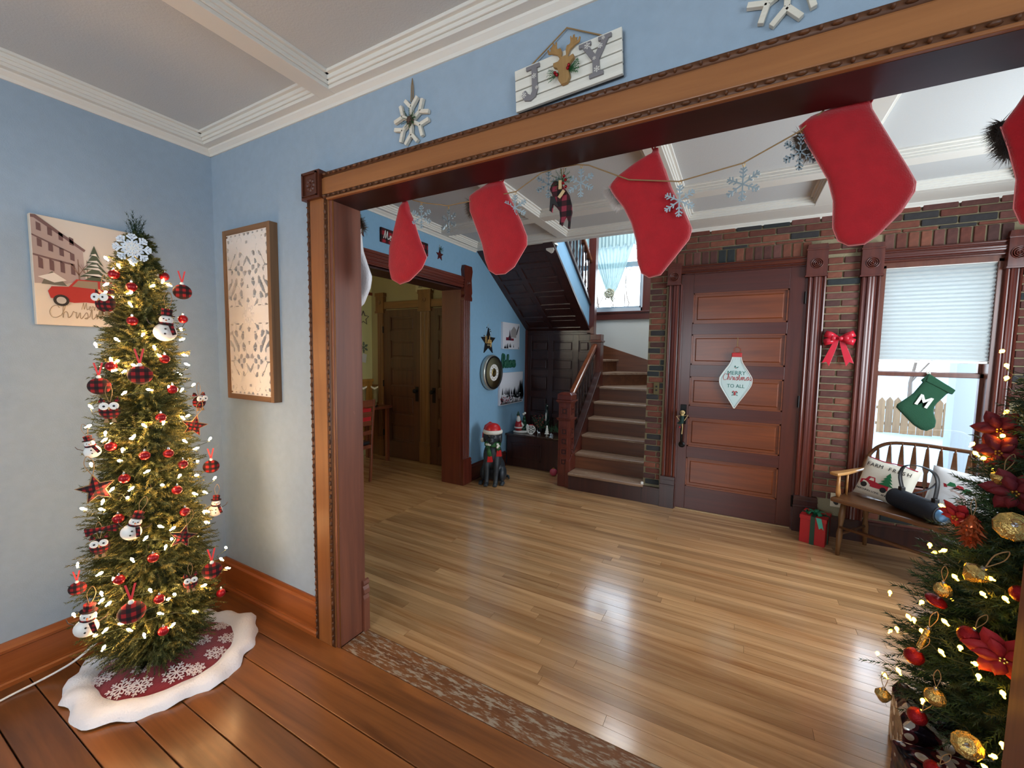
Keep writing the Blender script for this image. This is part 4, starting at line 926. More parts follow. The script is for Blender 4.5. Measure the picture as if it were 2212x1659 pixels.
def snowman():
    o = thing('snowman_ornament', '', 'ornament', group='snowmen on the slim tree')
    MB().ball((0, 0, 0), .036, 16, 10, (1, .75, .95)).build('body', WHT, o, smooth=True)
    MB().ball((0, -.006, .046), .022, 14, 9, (1, .85, .9)).build('head', WHT, o, smooth=True)
    MB().lathe([(.026, .062), (.026, .065), (.016, .066), (.018, .088), (1e-6, .09)], 12).build('hat', PL60, o)
    mb = MB().lathe([(.018, .026), (.023, .030), (.023, .036), (.018, .04)], 12); mb.prism([(.006, .03), (.020, .034), (.034, -.004), (.022, -.010)], -.036, -.030)
    mb.build('scarf', PL60, o)
    for x, z in ((0, .012), (0, -.006)): MB().ball((x, -.028, z), .0035, 8, 5).build('button', BLK, o)
    for s in (-1, 1):
        MB().ball((s*.008, -.025, .05), .0026, 6, 4).build('eye', BLK, o)
        MB().tube([(s*.025, 0, .012), (s*.05, -.004, .03), (s*.056, -.004, .045)], .0018, 4).build('arm', BARK, o)
    MB().tube([(0, -.024, .045), (0, -.036, .044)], [.003, .0005], 6).build('nose', mat('carrot', (220, 120, 40), .6), o)
    loop(o, .07, .012, TWINE, .085); return o
pr = snowman(); used = [False]
for i, (p, l) in enumerate([((-2.209,.864,1.569), 'the largest, with a round white belly near the top'), ((-2.273,.628,1.079), 'small and half hidden at the left edge'), ((-2.251,1.051,.697), 'at the right edge above the corner'), ((-2.139,.69,.75), 'in the middle left with a plaid scarf'), ((-2.206,.56,.396), 'lowest, at the bottom left beside the white cord')]):
    place(pr, used, outp(p, TA, .035), 1.2, 'snowman ornament on slim tree, '+l, scale=(1.15, .75, .85, .95, 1.05)[i], ry=(.1, -.2, .1, .35, .15)[i])
def owl():
    o = thing('owl_ornament', '', 'ornament', group='plaid owls on the slim tree')
    MB().ball((0, 0, 0), .032, 14, 10, (1, .7, 1.05)).build('body', PL60, o, smooth=True)
    for s in (-1, 1):
        e = MB().lathe([(.0145, 0), (.0145, -.004), (.011, -.006), (1e-6, -.006)], 14, (s*.014, -.022, .02), 'y').build('eye', WHT, o)
        MB().ball((s*.014, -.029, .02), .004, 8, 5, (1, .5, 1)).build('pupil', BLK, e)
        MB().prism([(s*.012, .036), (s*.03, .034), (s*.024, .052)], -.008, .008).build('ear', PL60, o)
        MB().prism([(s*.004, -.045), (s*.018, -.045), (s*.014, -.03), (s*.006, -.03)], -.012, -.004).build('foot', TWINE, o)
    MB().tube([(0, -.024, .014), (0, -.034, .006)], [.004, .001], 6).build('beak', mat('beak_tan', (200, 160, 100), .6), o)
    loop(o, .075, .01, TWINE, .03); return o
pr = owl(); used = [False]
for i, (p, l) in enumerate([((-2.288,.698,1.68), 'uppermost, overlapping the canvas print'), ((-2.232,.675,1.243), 'at the left at mid height'), ((-2.264,1.007,1.243), 'at the right edge above the plaid star'), ((-2.2,.612,.706), 'at the lower left'), ((-2.065,.857,.473), 'at the lower right beside the plaid ball')]):
    place(pr, used, outp(p, TA, .03), 1.2 + (.6 if i in (2,) else (-.6 if i == 0 else 0)), 'plaid owl ornament on slim tree, '+l, scale=(1.1, 1.05, .9, .95, .85)[i])
o = thing('plaid_bow_ornament', 'floppy red and black plaid bow ornament at the left of the slim tree', 'ornament', outp((-2.204,.622,.774), TA, .03), 1.2)
for s in (-1, 1): MB().prism([(0, -.004), (s*.045, -.022), (s*.05, .014), (0, .006)], -.012, .0).build('bow_loop', PL60, o, bevel=.004)
MB().ball((0, -.008, 0), .008, 8, 6).build('knot', PL60, o)
o = thing('snowflake_tree_topper', 'white filigree snowflake near the top of the slim tree', 'ornament', outp((-2.282,.792,1.918), TA, .045), 1.2)
mb = MB(); arms(mb, .062, .0075, -.002, .002, ((.35, .32), (.62, .34), (.82, .22)), 8); mb.prism(starpoly(.03, .022, 8), -.003, .003)
mb.build('flake', mat('white_glitter', (226, 236, 246), .5, bump=.5, bscale=400), o)
mb = MB(); arms(mb, .03, .004, -.006, -.003, ((.5, .35),), 8); mb.build('inner_flake', WHT, o)
# skirt
sk = thing('tree_skirt', 'burgundy tree skirt with white snowflakes and a white plush border', 'tree skirt', (-2.335, .872, 0.002))
def skirt_mesh(r0, r1, n, m, zf, ang=72, seed=0):
    mb = MB()
    for j in range(n+1):
        t = j/n
        for i in range(ang):
            a = 2*PI*i/ang
            rr = r0+(r1-r0)*t; edge = 1+(.035*math.sin(5*a+.7)+.025*math.sin(9*a)+.02*math.sin(17*a+1))*(rr/.4)**3
            lo_ = .30+.09*abs(math.cos(a-.2)) if False else 1
            x, y = rr*edge*math.cos(a)*.90, rr*edge*math.sin(a)*.93; x = max(x, -.405)
            mb.v.append((x, y, zf(rr, a)))
    mb.f = [(j*ang+i, j*ang+(i+1) % ang, (j+1)*ang+(i+1) % ang, (j+1)*ang+i) for j in range(n) for i in range(ang)]
    return mb
zf1 = lambda r, a: .012+.055*(1-r/.3)**1.0*(r < .3)+.006*math.sin(3*a+1)*(r/.3)
zf2 = lambda r, a: .010+(.030*math.sin(PI*min(1, max(0, (r-.27)/.12)))**.6)+.008*math.sin(11*a+2*math.sin(3*a))*((r-.26)/.13)-(.010 if r > .385 else 0)
skirt_mesh(.02, .30, 12, RED, zf1).build('cloth', mat('burgundy_velvet', (128, 20, 34), .95, bump=.4, bscale=200, sheen=.3), sk, smooth=True)
skirt_mesh(.275, .392, 8, WFUR, zf2, 110).build('plush_border', WFUR, sk, smooth=True)
mb = MB()
for k, (cx, cy_, R) in enumerate([(.19, -.05, .058), (.07, -.22, .055), (.20, .12, .05), (.12, .22, .05), (-.02, .25, .045), (-.08, -.24, .05), (.05, .12, .05), (.13, -.17, .05), (.24, .01, .04), (-.19, -.13, .05), (.02, -.12, .045)]):
    if math.hypot(cx, cy_) > .262: s_ = .262/math.hypot(cx, cy_); cx *= s_; cy_ *= s_
    cx *= .92; cy_ *= .92; k0 = len(mb.v); arms(mb, R*.95, .0046, 0, .0015, ((.4, .3), (.68, .26)), 8, rot=k)
    zz_ = zf1(math.hypot(cx, cy_), math.atan2(cy_, cx))
    mb.v[k0:] = [(cx+p[0], cy_+p[2], zf1(math.hypot(cx+p[0], cy_+p[2]), math.atan2(cy_+p[2], cx+p[0]))+.002+p[1]) for p in mb.v[k0:]]
mb.build('snowflake_print', mat('print_white', (222, 206, 206), .9), sk, kind='stuff')
MB().tube(spline([(-2.66, -.4, .008), (-2.655, .3, .008), (-2.665, .45, .008), (-2.64, .56, .03), (-2.55, .62, .10), (-2.45, .70, .22), (-2.38, .76, .32)], 6), .005, 6).build('power_cord', WHT, smooth=True, label='white power cord running along the baseboard to the slim tree', cat='cord')

# ------------------------------------------------------------------ near left wall: canvas
cv = thing('canvas_print', 'canvas print of a red station wagon and snowy street behind the slim tree', 'picture', (-2.78, .808, 1.84), PI/2)
MB().box(-.202, .202, -.03, 0, -.242, .242).build('canvas', mat('canvas_cream', (222, 208, 190), .8), cv, bevel=.002)
def flat(p, name, polys, col, y, m=None, rough=.8):
    mb = MB()
    for q in polys: mb.prism(q, y-.0006, y)
    return mb.build(name, m or mat('print_%d_%d_%d' % col, col, rough), p)
Y = -.030
flat(cv, 'printed_sky', [[(-.2, -.02), (.2, -.02), (.2, .24), (-.2, .24)]], (214, 202, 188), Y)
flat(cv, 'printed_building', [[(-.2, -.06), (-.2, .235), (-.185, .235), (-.10, .16), (-.04, .12), (-.035, -.02), (-.10, -.05)]], (178, 158, 150), Y-.001)
flat(cv, 'printed_roofline', [[(-.2, .238), (-.185, .240), (-.03, .118), (-.035, .108), (-.19, .225), (-.2, .225)], [(-.2, .155), (-.08, .098), (-.08, .092), (-.2, .148)], [(-.2, .07), (-.07, .045), (-.07, .037), (-.2, .062)]], (120, 92, 88), Y-.002)
wp = []
for r, (z, h) in enumerate(((.175, .035), (.105, .035), (.01, .05))):
    for c in range(4): x = -.185+c*.034; zz2 = z-c*.014*(1 if r < 2 else .3); wp.append([(x, zz2), (x+.014, zz2-.004), (x+.014, zz2+h*.8), (x, zz2+h)])
flat(cv, 'printed_windows', wp, (112, 84, 82), Y-.002)['kind'] = 'stuff'
flat(cv, 'printed_bare_trees', [[(x, -.07), (x+.005, -.07), (x+.003, .07), (x+.001, .07)] for x in (-.06, -.03, .15)]+[[(x, .0), (x+dx, .05), (x+dx, .047), (x, -.006)] for x in (-.058, -.03, .152) for dx in (-.03, .028, -.018)], (138, 104, 86), Y-.003)['kind'] = 'stuff'
gt = []
for k in range(6): w_ = .018+.013*k; z = .135-.034*k; gt.append([(.0-w_, z-.045), (.0-w_*.4, z-.036), (.0+w_*.5, z-.038), (.0+w_, z-.05), (.0, z+.01)])
flat(cv, 'printed_fir', gt, (78, 86, 66), Y-.004)
flat(cv, 'printed_snow_on_fir', [[(.0-w_*.8, z), (.0+w_*.5, z-.004), (.0+w_*.2, z+.008)] for w_, z in ((.02, .10), (.035, .068), (.05, .034), (.06, .004), (.03, .05))]+[[(-.19, -.03), (-.14, -.005), (-.10, -.035), (-.14, -.05)]], (226, 218, 208), Y-.0045)['kind'] = 'stuff'
flat(cv, 'printed_bush', [[(-.18, -.06), (-.165, -.02), (-.145, .0), (-.12, -.03), (-.10, -.06)]], (110, 104, 90), Y-.0042)
flat(cv, 'printed_car', [[(-.155, -.12), (-.162, -.09), (-.15, -.068), (-.095, -.062), (-.068, -.024), (.07, -.02), (.09, -.062), (.2, -.066), (.2, -.142), (-.04, -.128), (-.08, -.135)]], (178, 52, 44), Y-.005)
flat(cv, 'printed_car_windows', [[(-.084, -.060), (-.062, -.029), (.005, -.026), (.005, -.062)], [(.014, -.062), (.014, -.026), (.064, -.025), (.078, -.060)]], (150, 132, 108), Y-.006)
for x in (-.122, .12):
    mb = MB().lathe([(.026, 0), (.026, -.001)], 16, (x, Y-.006, -.128), 'y').build('printed_wheel', BLK, cv); MB().lathe([(.016, 0), (.016, -.001)], 14, (x, Y-.0072, -.128), 'y').build('printed_hubcap', mat('grey_hub', (190, 184, 176), .6), cv)
script('Merry', .036, mat('snow_writing', (172, 150, 124), .9), cv, -.055, -.165, Y-.001, r=.035, kx=.7)
script('Christmas', .058, mat('snow_writing', (172, 150, 124), .9), cv, -.165, -.208, Y-.001, r=.03, kx=1.0)

# ------------------------------------------------------------------ carved panel in a wooden frame
fr = thing('carved_wall_panel', 'tall white openwork carved panel in a brown wooden frame on blue wall', 'wall art', (-2.378, 1.35, 1.69))
FRW = wood('frame_oak', (104, 74, 48), (142, 106, 72), 'z', .6, grain=20)
for a, b, c, d in ((-.224, -.196, -.473, .473), (.196, .224, -.473, .473)): MB().box(a, b, -.045, 0, c, d).build('frame_side', FRW, fr, bevel=.002)
for c, d in ((-.473, -.445), (.445, .473)): MB().box(-.196, .196, -.045, 0, c, d).build('frame_side', wood('frame_oak_x', (104, 74, 48), (142, 106, 72), 'x', .6, grain=20), fr, bevel=.002)
nx, nz = 84, 190; dx, dz = .392/nx, .89/nz
uu = (np.arange(nx)+.5)*dx-.196; vv = (np.arange(nz)+.5)*dz-.445
U, V2 = np.meshgrid(np.abs(uu), np.abs(vv))
F = (np.sin(U*58+2.2*np.sin(V2*36+1))*np.cos(V2*47+1.8*np.sin(U*44))+.45*np.sin(U*95+V2*60+2*np.sin(V2*25)))
hole = (F > .46) & (V2 > .045) & (U < .19) & (V2 < .438)
edge = (np.abs(np.sin(U*75)) > .80) & (V2 > .43) & (V2 < .44)
hole |= edge
mb = MB(); idx = {}
def vid(i, j, k):
    key = (i, j, k)
    if key not in idx: idx[key] = len(mb.v); mb.v.append((i*dx-.196, -.038 if k else -.001, j*dz-.445))
    return idx[key]
for j in range(nz):
    for i in range(nx):
        if hole[j, i]: continue
        mb.f.append((vid(i, j, 1), vid(i+1, j, 1), vid(i+1, j+1, 1), vid(i, j+1, 1)))
        for di, dj, e in ((-1, 0, ((i, j), (i, j+1))), (1, 0, ((i+1, j+1), (i+1, j))), (0, -1, ((i+1, j), (i, j))), (0, 1, ((i, j+1), (i+1, j+1)))):
            ii, jj = i+di, j+dj
            if 0 <= ii < nx and 0 <= jj < nz and hole[jj, ii]: (a, b), (c, d) = e; mb.f.append((vid(a, b, 1), vid(c, d, 1), vid(c, d, 0), vid(a, b, 0)))
CW = mat('carved_white', (226, 220, 214), .7)
MB().box(-.197, .197, -.006, -.003, -.446, .446).build('backing', mat('painted_hole_shade', (42, 54, 70), .8), fr)  # added dark board putting the blue wall's deep shade into the holes
mb.build('openwork', CW, fr)
mb = MB()
for sx in (-1, 1):
    for sz in (-1, 1):
        for k, (cx, cz, R, ph) in enumerate([(.05, .08, .03, 0), (.10, .13, .035, 1), (.06, .20, .035, 2), (.13, .23, .03, .5), (.05, .30, .03, 1.4), (.12, .34, .04, 2.2), (.06, .40, .03, 0), (.15, .40, .025, 1), (.15, .06, .03, 2)]):
            mb.tube([(sx*(cx+R*(1-t/14)*math.cos(ph+t*.42)), -.037, sz*(cz+R*(1-t/14)*math.sin(ph+t*.42))) for t in range(12)], [.0035-.0002*t for t in range(12)], 5)
for r_, n_ in ((.045, 8), (.025, 6)):
    for k in range(n_):
        a = 2*PI*k/n_; mb.ball((r_*math.cos(a), -.037, r_*math.sin(a)*1.15), .016, 8, 5, (.8, .25, .8))
mb.build('carved_scrolls', CW, fr, smooth=True, kind='stuff')

# ------------------------------------------------------------------ wooden snowflakes and JOY sign above the opening
WWD = wood('whitewashed_wood', (212, 206, 190), (232, 228, 214), 'x', .8, grain=30)
def wood_flake(label, loc, R=.098, rot=PI/2, group='whitewashed wooden snowflakes'):
    o = thing('wooden_snowflake', label, 'snowflake decoration', loc, group=group)
    for i in range(6):
        mb = MB(); a = rot+i*PI/3; w = .0072
        def bar(p, q):
            L = math.hypot(q[0]-p[0], q[1]-p[1]); nx_, nz_ = -(q[1]-p[1])/L*w, (q[0]-p[0])/L*w
            mb.prism([(p[0]-nx_, p[1]-nz_), (q[0]-nx_, q[1]-nz_), (q[0]+nx_, q[1]+nz_), (p[0]+nx_, p[1]+nz_)], -.016, -.002)
        P_ = lambda r, b: (r*math.cos(b), r*math.sin(b))
        m_ = P_(R*.52, a); bar((0, 0), m_)
        for s in (-1, 1): e = P_(R*.52, a+s*.75); bar(m_, (m_[0]+e[0]*.95, m_[1]+e[1]*.95))
        mb.build('arm', WWD, o, bevel=.001)
    mb = MB(); rs = random.Random(5)
    for k in range(9): a = k*.7; sprig(mb, (0, -.018, 0), (math.cos(a), -.35, math.sin(a)), .04, 26, .014, .0012, rs)
    mb.build('greenery', mat('faux_pine', (38, 84, 44), .7), o, kind='stuff')
    mb = MB()
    for k in range(16): a = k*2.4; r_ = .004+.0009*k; mb.ball((r_*math.cos(a), -.028+.0008*k, r_*math.sin(a)), .006, 6, 4, (1, .6, 1))
    mb.build('pine_cone', mat('cone_brown', (86, 66, 54), .8), o)
    MB().tube([(-.006, -.006, R*.8), (-.004, -.005, R*1.4), (0, -.004, R*1.72), (.004, -.005, R*1.4), (.006, -.006, R*.8)], .0022, 6).build('twine_loop', TWINE, o)
    return o
wood_flake('whitewashed wooden snowflake hung left of the JOY sign', (-1.217, 1.348, 2.437))
wood_flake('whitewashed wooden snowflake above the opening, cut by the top edge of the photo', (.065, 1.348, 2.455), .098)
jy = thing('joy_sign', 'white planked JOY sign with a reindeer head resting on the door casing', 'sign', (-.542, 1.345, 2.418))
jy.rotation_euler = (0, -.055, 0)
for k in range(4): MB().box(-.185, .185, -.024, -.012, -.071+k*.0355, -.071+k*.0355+.0315).build('plank', wood('white_plank', (214, 212, 200), (238, 236, 226), 'x', .7, grain=24), jy, bevel=.0015)
MB().box(-.183, .183, -.012, -.002, -.069, .069).build('backing', mat('dark_gap_paint', (60, 56, 54), .8), jy)
GL2 = mat('galvanized_letter', (132, 130, 134), .5, metal=.3)
J = [(-.02, .058), (.03, .058), (.03, .046), (.020, .046), (.020, -.025), (.012, -.046), (-.008, -.054), (-.030, -.048), (-.040, -.030), (-.034, -.018), (-.024, -.016), (-.018, -.028), (-.006, -.036), (.0, -.025), (.0, .046), (-.02, .046)]
MB().prism([(x-.118, z) for x, z in J], -.032, -.024).build('letter_j', GL2, jy, bevel=.001)
Yl = [(-.055, .058), (-.015, .058), (-.015, .047), (-.024, .046), (-.002, .012), (.018, .046), (.008, .048), (.008, .058), (.05, .058), (.05, .047), (.040, .046), (.010, -.006), (.010, -.042), (.022, -.044), (.022, -.055), (-.024, -.055), (-.024, -.044), (-.012, -.042), (-.012, -.006), (-.044, .046), (-.055, .047)]
MB().prism([(x+.105, z) for x, z in Yl], -.032, -.024).build('letter_y', GL2, jy, bevel=.001)
mb = MB()
for x, z, R in ((-.148, -.03, .010), (-.108, .02, .009), (-.10, -.02, .006), (.078, .045, .010), (.12, .03, .008), (.107, -.035, .010), (.13, .05, .006), (.10, .0, .006)):
    k0 = len(mb.v); arms(mb, R, .0016, -.0332, -.0325, ((.55, .3),)); mb.v[k0:] = [(p[0]+x, p[1], p[2]+z) for p in mb.v[k0:]]
mb.build('snowflake_print', WHT, jy, kind='stuff')
DEER = wood('deer_wood', (142, 108, 62), (176, 138, 86), 'z', .7, grain=30)
MB().prism([(-.010, -.045), (.010, -.045), (.020, -.028), (.017, -.010), (.022, .014), (.036, .024), (.034, .036), (.018, .032), (.010, .040), (-.010, .040), (-.018, .030), (-.036, .030), (-.036, .018), (-.022, .010), (-.017, -.010), (-.020, -.028)], -.040, -.026).build('reindeer_head', DEER, jy, bevel=.002)
for s in (-1, 1):
    mb = MB()
    for q in ([(.008, .036), (.018, .055), (.026, .075), (.024, .098)], [(.020, .058), (.038, .066), (.044, .086)], [(.025, .072), (.034, .078), (.036, .098)], [(.012, .045), (.010, .06), (.014, .074)], [(.034, .066), (.052, .07), (.056, .084)]):
        mb.tube([(s*x, -.032, z) for x, z in q], [.0055, .005, .004, .003][:len(q)], 6)
    blob(mb, 'antler', DEER, jy, .003)
mb = MB(); rs = random.Random(9)
for s in (-1, 1):
    for k in range(6): sprig(mb, (s*.015, -.036, -.008), (s*(.8+.1*k), -.25, -.5+.26*k), .042, 26, .013, .0011, rs)
mb.build('greenery', mat('bright_pine', (34, 104, 54), .7), jy, kind='stuff')
for x, z in ((-.022, -.014), (-.028, -.006), (.016, -.006), (.02, .002)): MB().ball((x, -.044, z), .0055, 8, 6).build('berry', REDGL, jy, smooth=True)
MB().tube([(-.135, -.01, .07), (.002, -.004, .150), (.128, -.01, .07)], .0026, 6).build('hanging_twine', TWINE, jy)

# ------------------------------------------------------------------ stockings
FURB = mat('brown_fur', (112, 98, 86), .9); FURW = mat('grey_white_fur', (206, 202, 198), .9)
RRIM = mat('stocking_seam', (232, 140, 140), .9)
def stocking(label, outline, y, m, cuff=None, fm=None, seam=None, group=None):
    o = thing('christmas_stocking', label, 'stocking', (outline[0][0], y, outline[0][1]), group=group)
    ox, oz = outline[0]; q = [(a-ox, b-oz) for a, b in outline]
    mb = MB().puffy(q, .045, rows=34, n=16); mb.build('felt_body', m, o, smooth=True)
    if seam: MB().tube([(a, .001, b) for a, b in q[3:]+q[:1]], .0016, 5).build('seam', seam, o)
    if cuff:
        mb = MB(); rs = random.Random(3); hair(mb, [(a-ox, .012, b-oz) for a, b in cuff], .036, 900, rs, .0011, (-.55, .15, -.25), .7)
        mb.build('fur_cuff', fm or FURB, o, kind='stuff')
        mb = MB().tube([(a-ox+.008, .012, b-oz) for a, b in cuff], .008, 8).build('cuff_band', fm or FURB, o, smooth=True)
    MB().tube([(0, .0, -.005), (-.008, 0, .012), (0, 0, .02), (.008, 0, .012), (0, 0, -.005)], .003, 5).build('hanging_loop', m, o)
    return o
st1 = [(-1.43,2.205),(-1.403,2.205),(-1.392,2.157),(-1.364,2.111),(-1.328,2.022),(-1.286,1.935),(-1.314,1.889),(-1.394,1.835),(-1.453,1.824),(-1.504,1.85),(-1.525,1.913),(-1.518,2.001),(-1.48,2.095),(-1.452,2.166)]
st2 = [(-.885,2.203),(-.96,2.203),(-1.009,2.186),(-1.051,2.164),(-1.046,2.106),(-1.014,2.034),(-.983,1.963),(-.966,1.894),(-.947,1.848),(-.913,1.828),(-.868,1.828),(-.825,1.853),(-.769,1.933),(-.77,1.969),(-.798,2.033),(-.829,2.091),(-.86,2.151)]
st3 = [(-.294,2.212),(-.278,2.212),(-.276,2.197),(-.254,2.139),(-.232,2.075),(-.209,2.025),(-.177,1.967),(-.159,1.924),(-.168,1.891),(-.212,1.834),(-.255,1.78),(-.293,1.774),(-.321,1.792),(-.336,1.838),(-.341,1.903),(-.361,1.97),(-.391,2.03),(-.426,2.076),(-.448,2.113),(-.42,2.14),(-.356,2.175),(-.302,2.195)]
st4 = [(.283,2.205),(.26,2.202),(.188,2.204),(.151,2.198),(.122,2.178),(.139,2.132),(.169,2.074),(.2,2.011),(.216,1.95),(.219,1.873),(.233,1.835),(.258,1.819),(.293,1.819),(.322,1.841),(.366,1.896),(.39,1.946),(.391,1.97),(.373,2.009),(.34,2.075),(.308,2.14),(.287,2.183)]
stocking('narrow red felt stocking hanging leftmost in the opening', st1, 1.512, RED, seam=RRIM)
stocking('red felt stocking with brown fur cuff hanging above the dog statue', st2, 1.512, RED, [(-1.052, 2.16), (-1.05, 2.13), (-1.042, 2.10)], FURB, RRIM)
stocking('red felt stocking with pale fur hanging in front of the stair window', st3, 1.535, RED, [(-.448, 2.113), (-.43, 2.085), (-.405, 2.05)], FURW, RRIM)
stocking('large red felt stocking hanging above the front door corner', st4, 1.512, RED, [(.128, 2.16), (.14, 2.13), (.155, 2.10)], FURB, RRIM)
stR = [(.62, 2.2), (.60, 2.19), (.573, 2.13), (.548, 2.085), (.565, 2.03), (.585, 1.95), (.585, 1.88), (.60, 1.84), (.65, 1.83), (.72, 1.93), (.73, 1.97), (.68, 2.06), (.645, 2.15)]
stocking('red felt stocking with dark fur cuff cut off by the right edge of the photo', stR, 1.535, RED, [(.553, 2.10), (.55, 2.08), (.563, 2.045), (.572, 2.02)], mat('dark_fur', (62, 54, 48), .9), RRIM)
wst = [(-1.80,2.20),(-1.78,2.19),(-1.775,2.126),(-1.761,2.029),(-1.728,1.954),(-1.695,1.885),(-1.706,1.834),(-1.759,1.752),(-1.82,1.713),(-1.884,1.77),(-1.899,1.895),(-1.895,2.092),(-1.83,2.16)]
wo = stocking('white plush stocking half hidden behind the left post of the opening', wst, 1.56, WFUR)
mb = MB(); rs = random.Random(12); hair(mb, [(.0, 0, .0), (.03, 0, -.03), (.05, 0, -.07)], .04, 700, rs, .0011, (.4, 0, -.1), .9); mb.build('fur_cuff', FURB, wo, kind='stuff')

# ------------------------------------------------------------------ snowflake garland
gp = [(-1.36, 2.200), (-1.29, 2.176), (-1.155, 2.143), (-.989, 2.143), (-.815, 2.146), (-.705, 2.197), (-.63, 2.203), (-.56, 2.199), (-.515, 2.188), (-.368, 2.11), (-.202, 2.074), (-.018, 2.096), (.121, 2.156), (.178, 2.202)]
MB().tube([(x, 1.5, z) for x, z in gp], .0022, 6).build('garland_twine', TWINE, smooth=True, label='jute twine garland string strung under the opening between the stockings', cat='garland')
ft = thing('metal_snowflake', '', 'snowflake', group='galvanized snowflakes on the twine garland')
mb = MB(); arms(mb, .052, .0042, -.001, .001, ((.38, .22), (.62, .27), (.82, .2))); mb.build('flake', GALV, ft)
MB().tube([(0, 0, .05), (-.004, 0, .06), (0, 0, .066), (.004, 0, .06), (0, 0, .05)], .001, 4).build('ring', GOLD, ft)
used = [False]
for x, z, r_, l in [(-1.311,2.118,.3,'right beside the leftmost red stocking'), (-1.155,2.078,-.2,'left of the fur cuff of the second stocking'), (-.822,2.084,.2,'just right of the second red stocking'), (-.676,2.150,.5,'left behind the plaid dog ornament'), (-.545,2.132,.1,'right of the plaid dog ornament'), (-.198,2.010,0,'overlapping the right side of the third stocking'), (-.016,2.034,-.25,'hanging alone between the two right-hand stockings'), (.128,2.100,.45,'half behind the left edge of the largest stocking')]:
    place(ft, used, (x, 1.496 if l.startswith('over') else 1.505, z), r_, 'metal garland snowflake, '+l)
# plaid dog ornament
dg = thing('dog_silhouette_ornament', 'plaid wooden dog silhouette with greenery hanging from the header', 'ornament', (-.62, 1.51, 2.2))
DP = [(-.664,2.147),(-.651,2.162),(-.634,2.152),(-.614,2.132),(-.591,2.097),(-.581,2.062),(-.578,2.031),(-.583,2.011),(-.586,1.974),(-.593,1.975),(-.592,1.999),(-.6,2.021),(-.611,2.002),(-.616,1.987),(-.628,1.995),(-.625,2.017),(-.629,2.044),(-.639,2.057),(-.656,2.074),(-.66,2.043),(-.667,2.049),(-.664,2.075),(-.657,2.094),(-.661,2.112),(-.671,2.131)]
MB().prism([(x+.62, z-2.2) for x, z in DP], -.004, .004).build('silhouette', plaid('plaid_muted', 25, (136, 44, 62)), dg)
MB().prism([(-.047, -.095), (-.03, -.10), (-.012, -.14), (-.02, -.135), (-.036, -.125), (-.045, -.15), (-.05, -.15)], -.006, -.0035).build('belly_patch', BLK, dg)
mb = MB(); rs = random.Random(14)
for k in range(12): a = k*.53; sprig(mb, (.0, -.008, -.045), (math.cos(a), -.3, math.sin(a)), .042, 22, .014, .0011, rs)
mb.build('greenery', mat('faux_pine', (38, 84, 44), .7), dg, kind='stuff')
for x, z in ((.012, -.035), (.018, -.05), (.008, -.06), (.02, -.075)): MB().ball((x, -.016, z), .006, 8, 6).build('berry', REDGL, dg, smooth=True)
for x, z, a in ((-.002, -.065, 0), (.004, -.10, .7)):
    k_ = MB().box(-.006, .006, -.020, -.017, -.016, .016).xf(Matrix.Translation((x, 0, z)) @ Matrix.Rotation(a, 4, 'Y')).build('wooden_tag', mat('tag_wood', (206, 178, 132), .7), dg)
MB().tube([(-.002, 0, -.05), (-.006, 0, .0), (.004, 0, .0), (.002, 0, -.05)], .0018, 5).build('hanging_twine', TWINE, dg)

# ------------------------------------------------------------------ decorations on the blue hall wall (local +X runs along world +Y)
HX = -2.70; RZ = PI/2
sg = thing('plaid_greeting_sign', 'red plaid Merry Christmas board above the dining opening behind a stocking', 'sign', (HX, 2.875, 2.48), RZ)
MB().box(-.30, .30, -.018, 0, -.06, .06).build('board', plaid('plaid_sign', 14, (160, 30, 44)), sg, bevel=.002)
script('Merry', .075, WHT, sg, -.275, -.030, -.020, r=.05, kx=.9); script('Christmas', .062, WHT, sg, -.05, -.022, -.020, r=.05, kx=1.0)
def wall_star(label, loc, R):
    o = thing('plaid_wall_star', label, 'star decoration', loc, RZ, group='plaid stars on the hall wall')
    poly = starpoly(R, R*.45); mb = MB(); mb.v = [(x, -.004, z) for x, z in poly]+[(0, -.022, 0)]+[(x, 0, z) for x, z in poly]
    mb.f = [(i, (i+1) % 10, 10) for i in range(10)]+[(i, 11+i, 11+(i+1) % 10, (i+1) % 10) for i in range(10)]; mb.build('star', PL60, o)
    mb = MB(); rs = random.Random(3)
    for k in range(7): a = k*.9; sprig(mb, (0, -.018, R*.95), (math.cos(a), -.2, .6*math.sin(a)), R*.55, 20, .016, .0014, rs)
    mb.build('greenery', mat('faux_pine', (38, 84, 44), .7), o, kind='stuff'); loop(o, R*.8, .006, TWINE, R); return o
wall_star('small plaid star with greenery right of the plaid greeting board', (HX, 3.37, 2.475), .058)
wall_star('plaid star with greenery peeking out beside the white stocking', (HX, 2.365, 2.475), .07)
hs = thing('star_sign', 'black wooden star sign with gold lettering hung from a beaded string', 'sign', (HX, 4.30, 1.635), RZ)
MB().prism(starpoly(.17, .072), -.014, -.002).build('star', BLK, hs, bevel=.002)
GL['H'] = (.8, [(.08, .95), (.12, .05), (.14, .5), (.45, .55), (.42, .95), (.46, .05), (.8, .2)])
script('Holy', .10, mat('bright_gold', (226, 184, 110), .5), hs, -.085, -.025, -.017, r=.035, kx=.72)
text('NIGHT', .024, mat('pale_gold', (206, 190, 150), .5), hs, 0, -.05, -.015)
MB().tube([(-.10, -.004, .05), (0, -.004, .215), (.10, -.004, .05)], .0018, 5).build('string', mat('white_string', (220, 220, 215), .8), hs)
for x, z in ((-.03, .17), (.04, .15), (.055, .125), (-.09, .07)): MB().ball((x, -.005, z), .007, 8, 6).build('bead', BLK, hs, smooth=True)
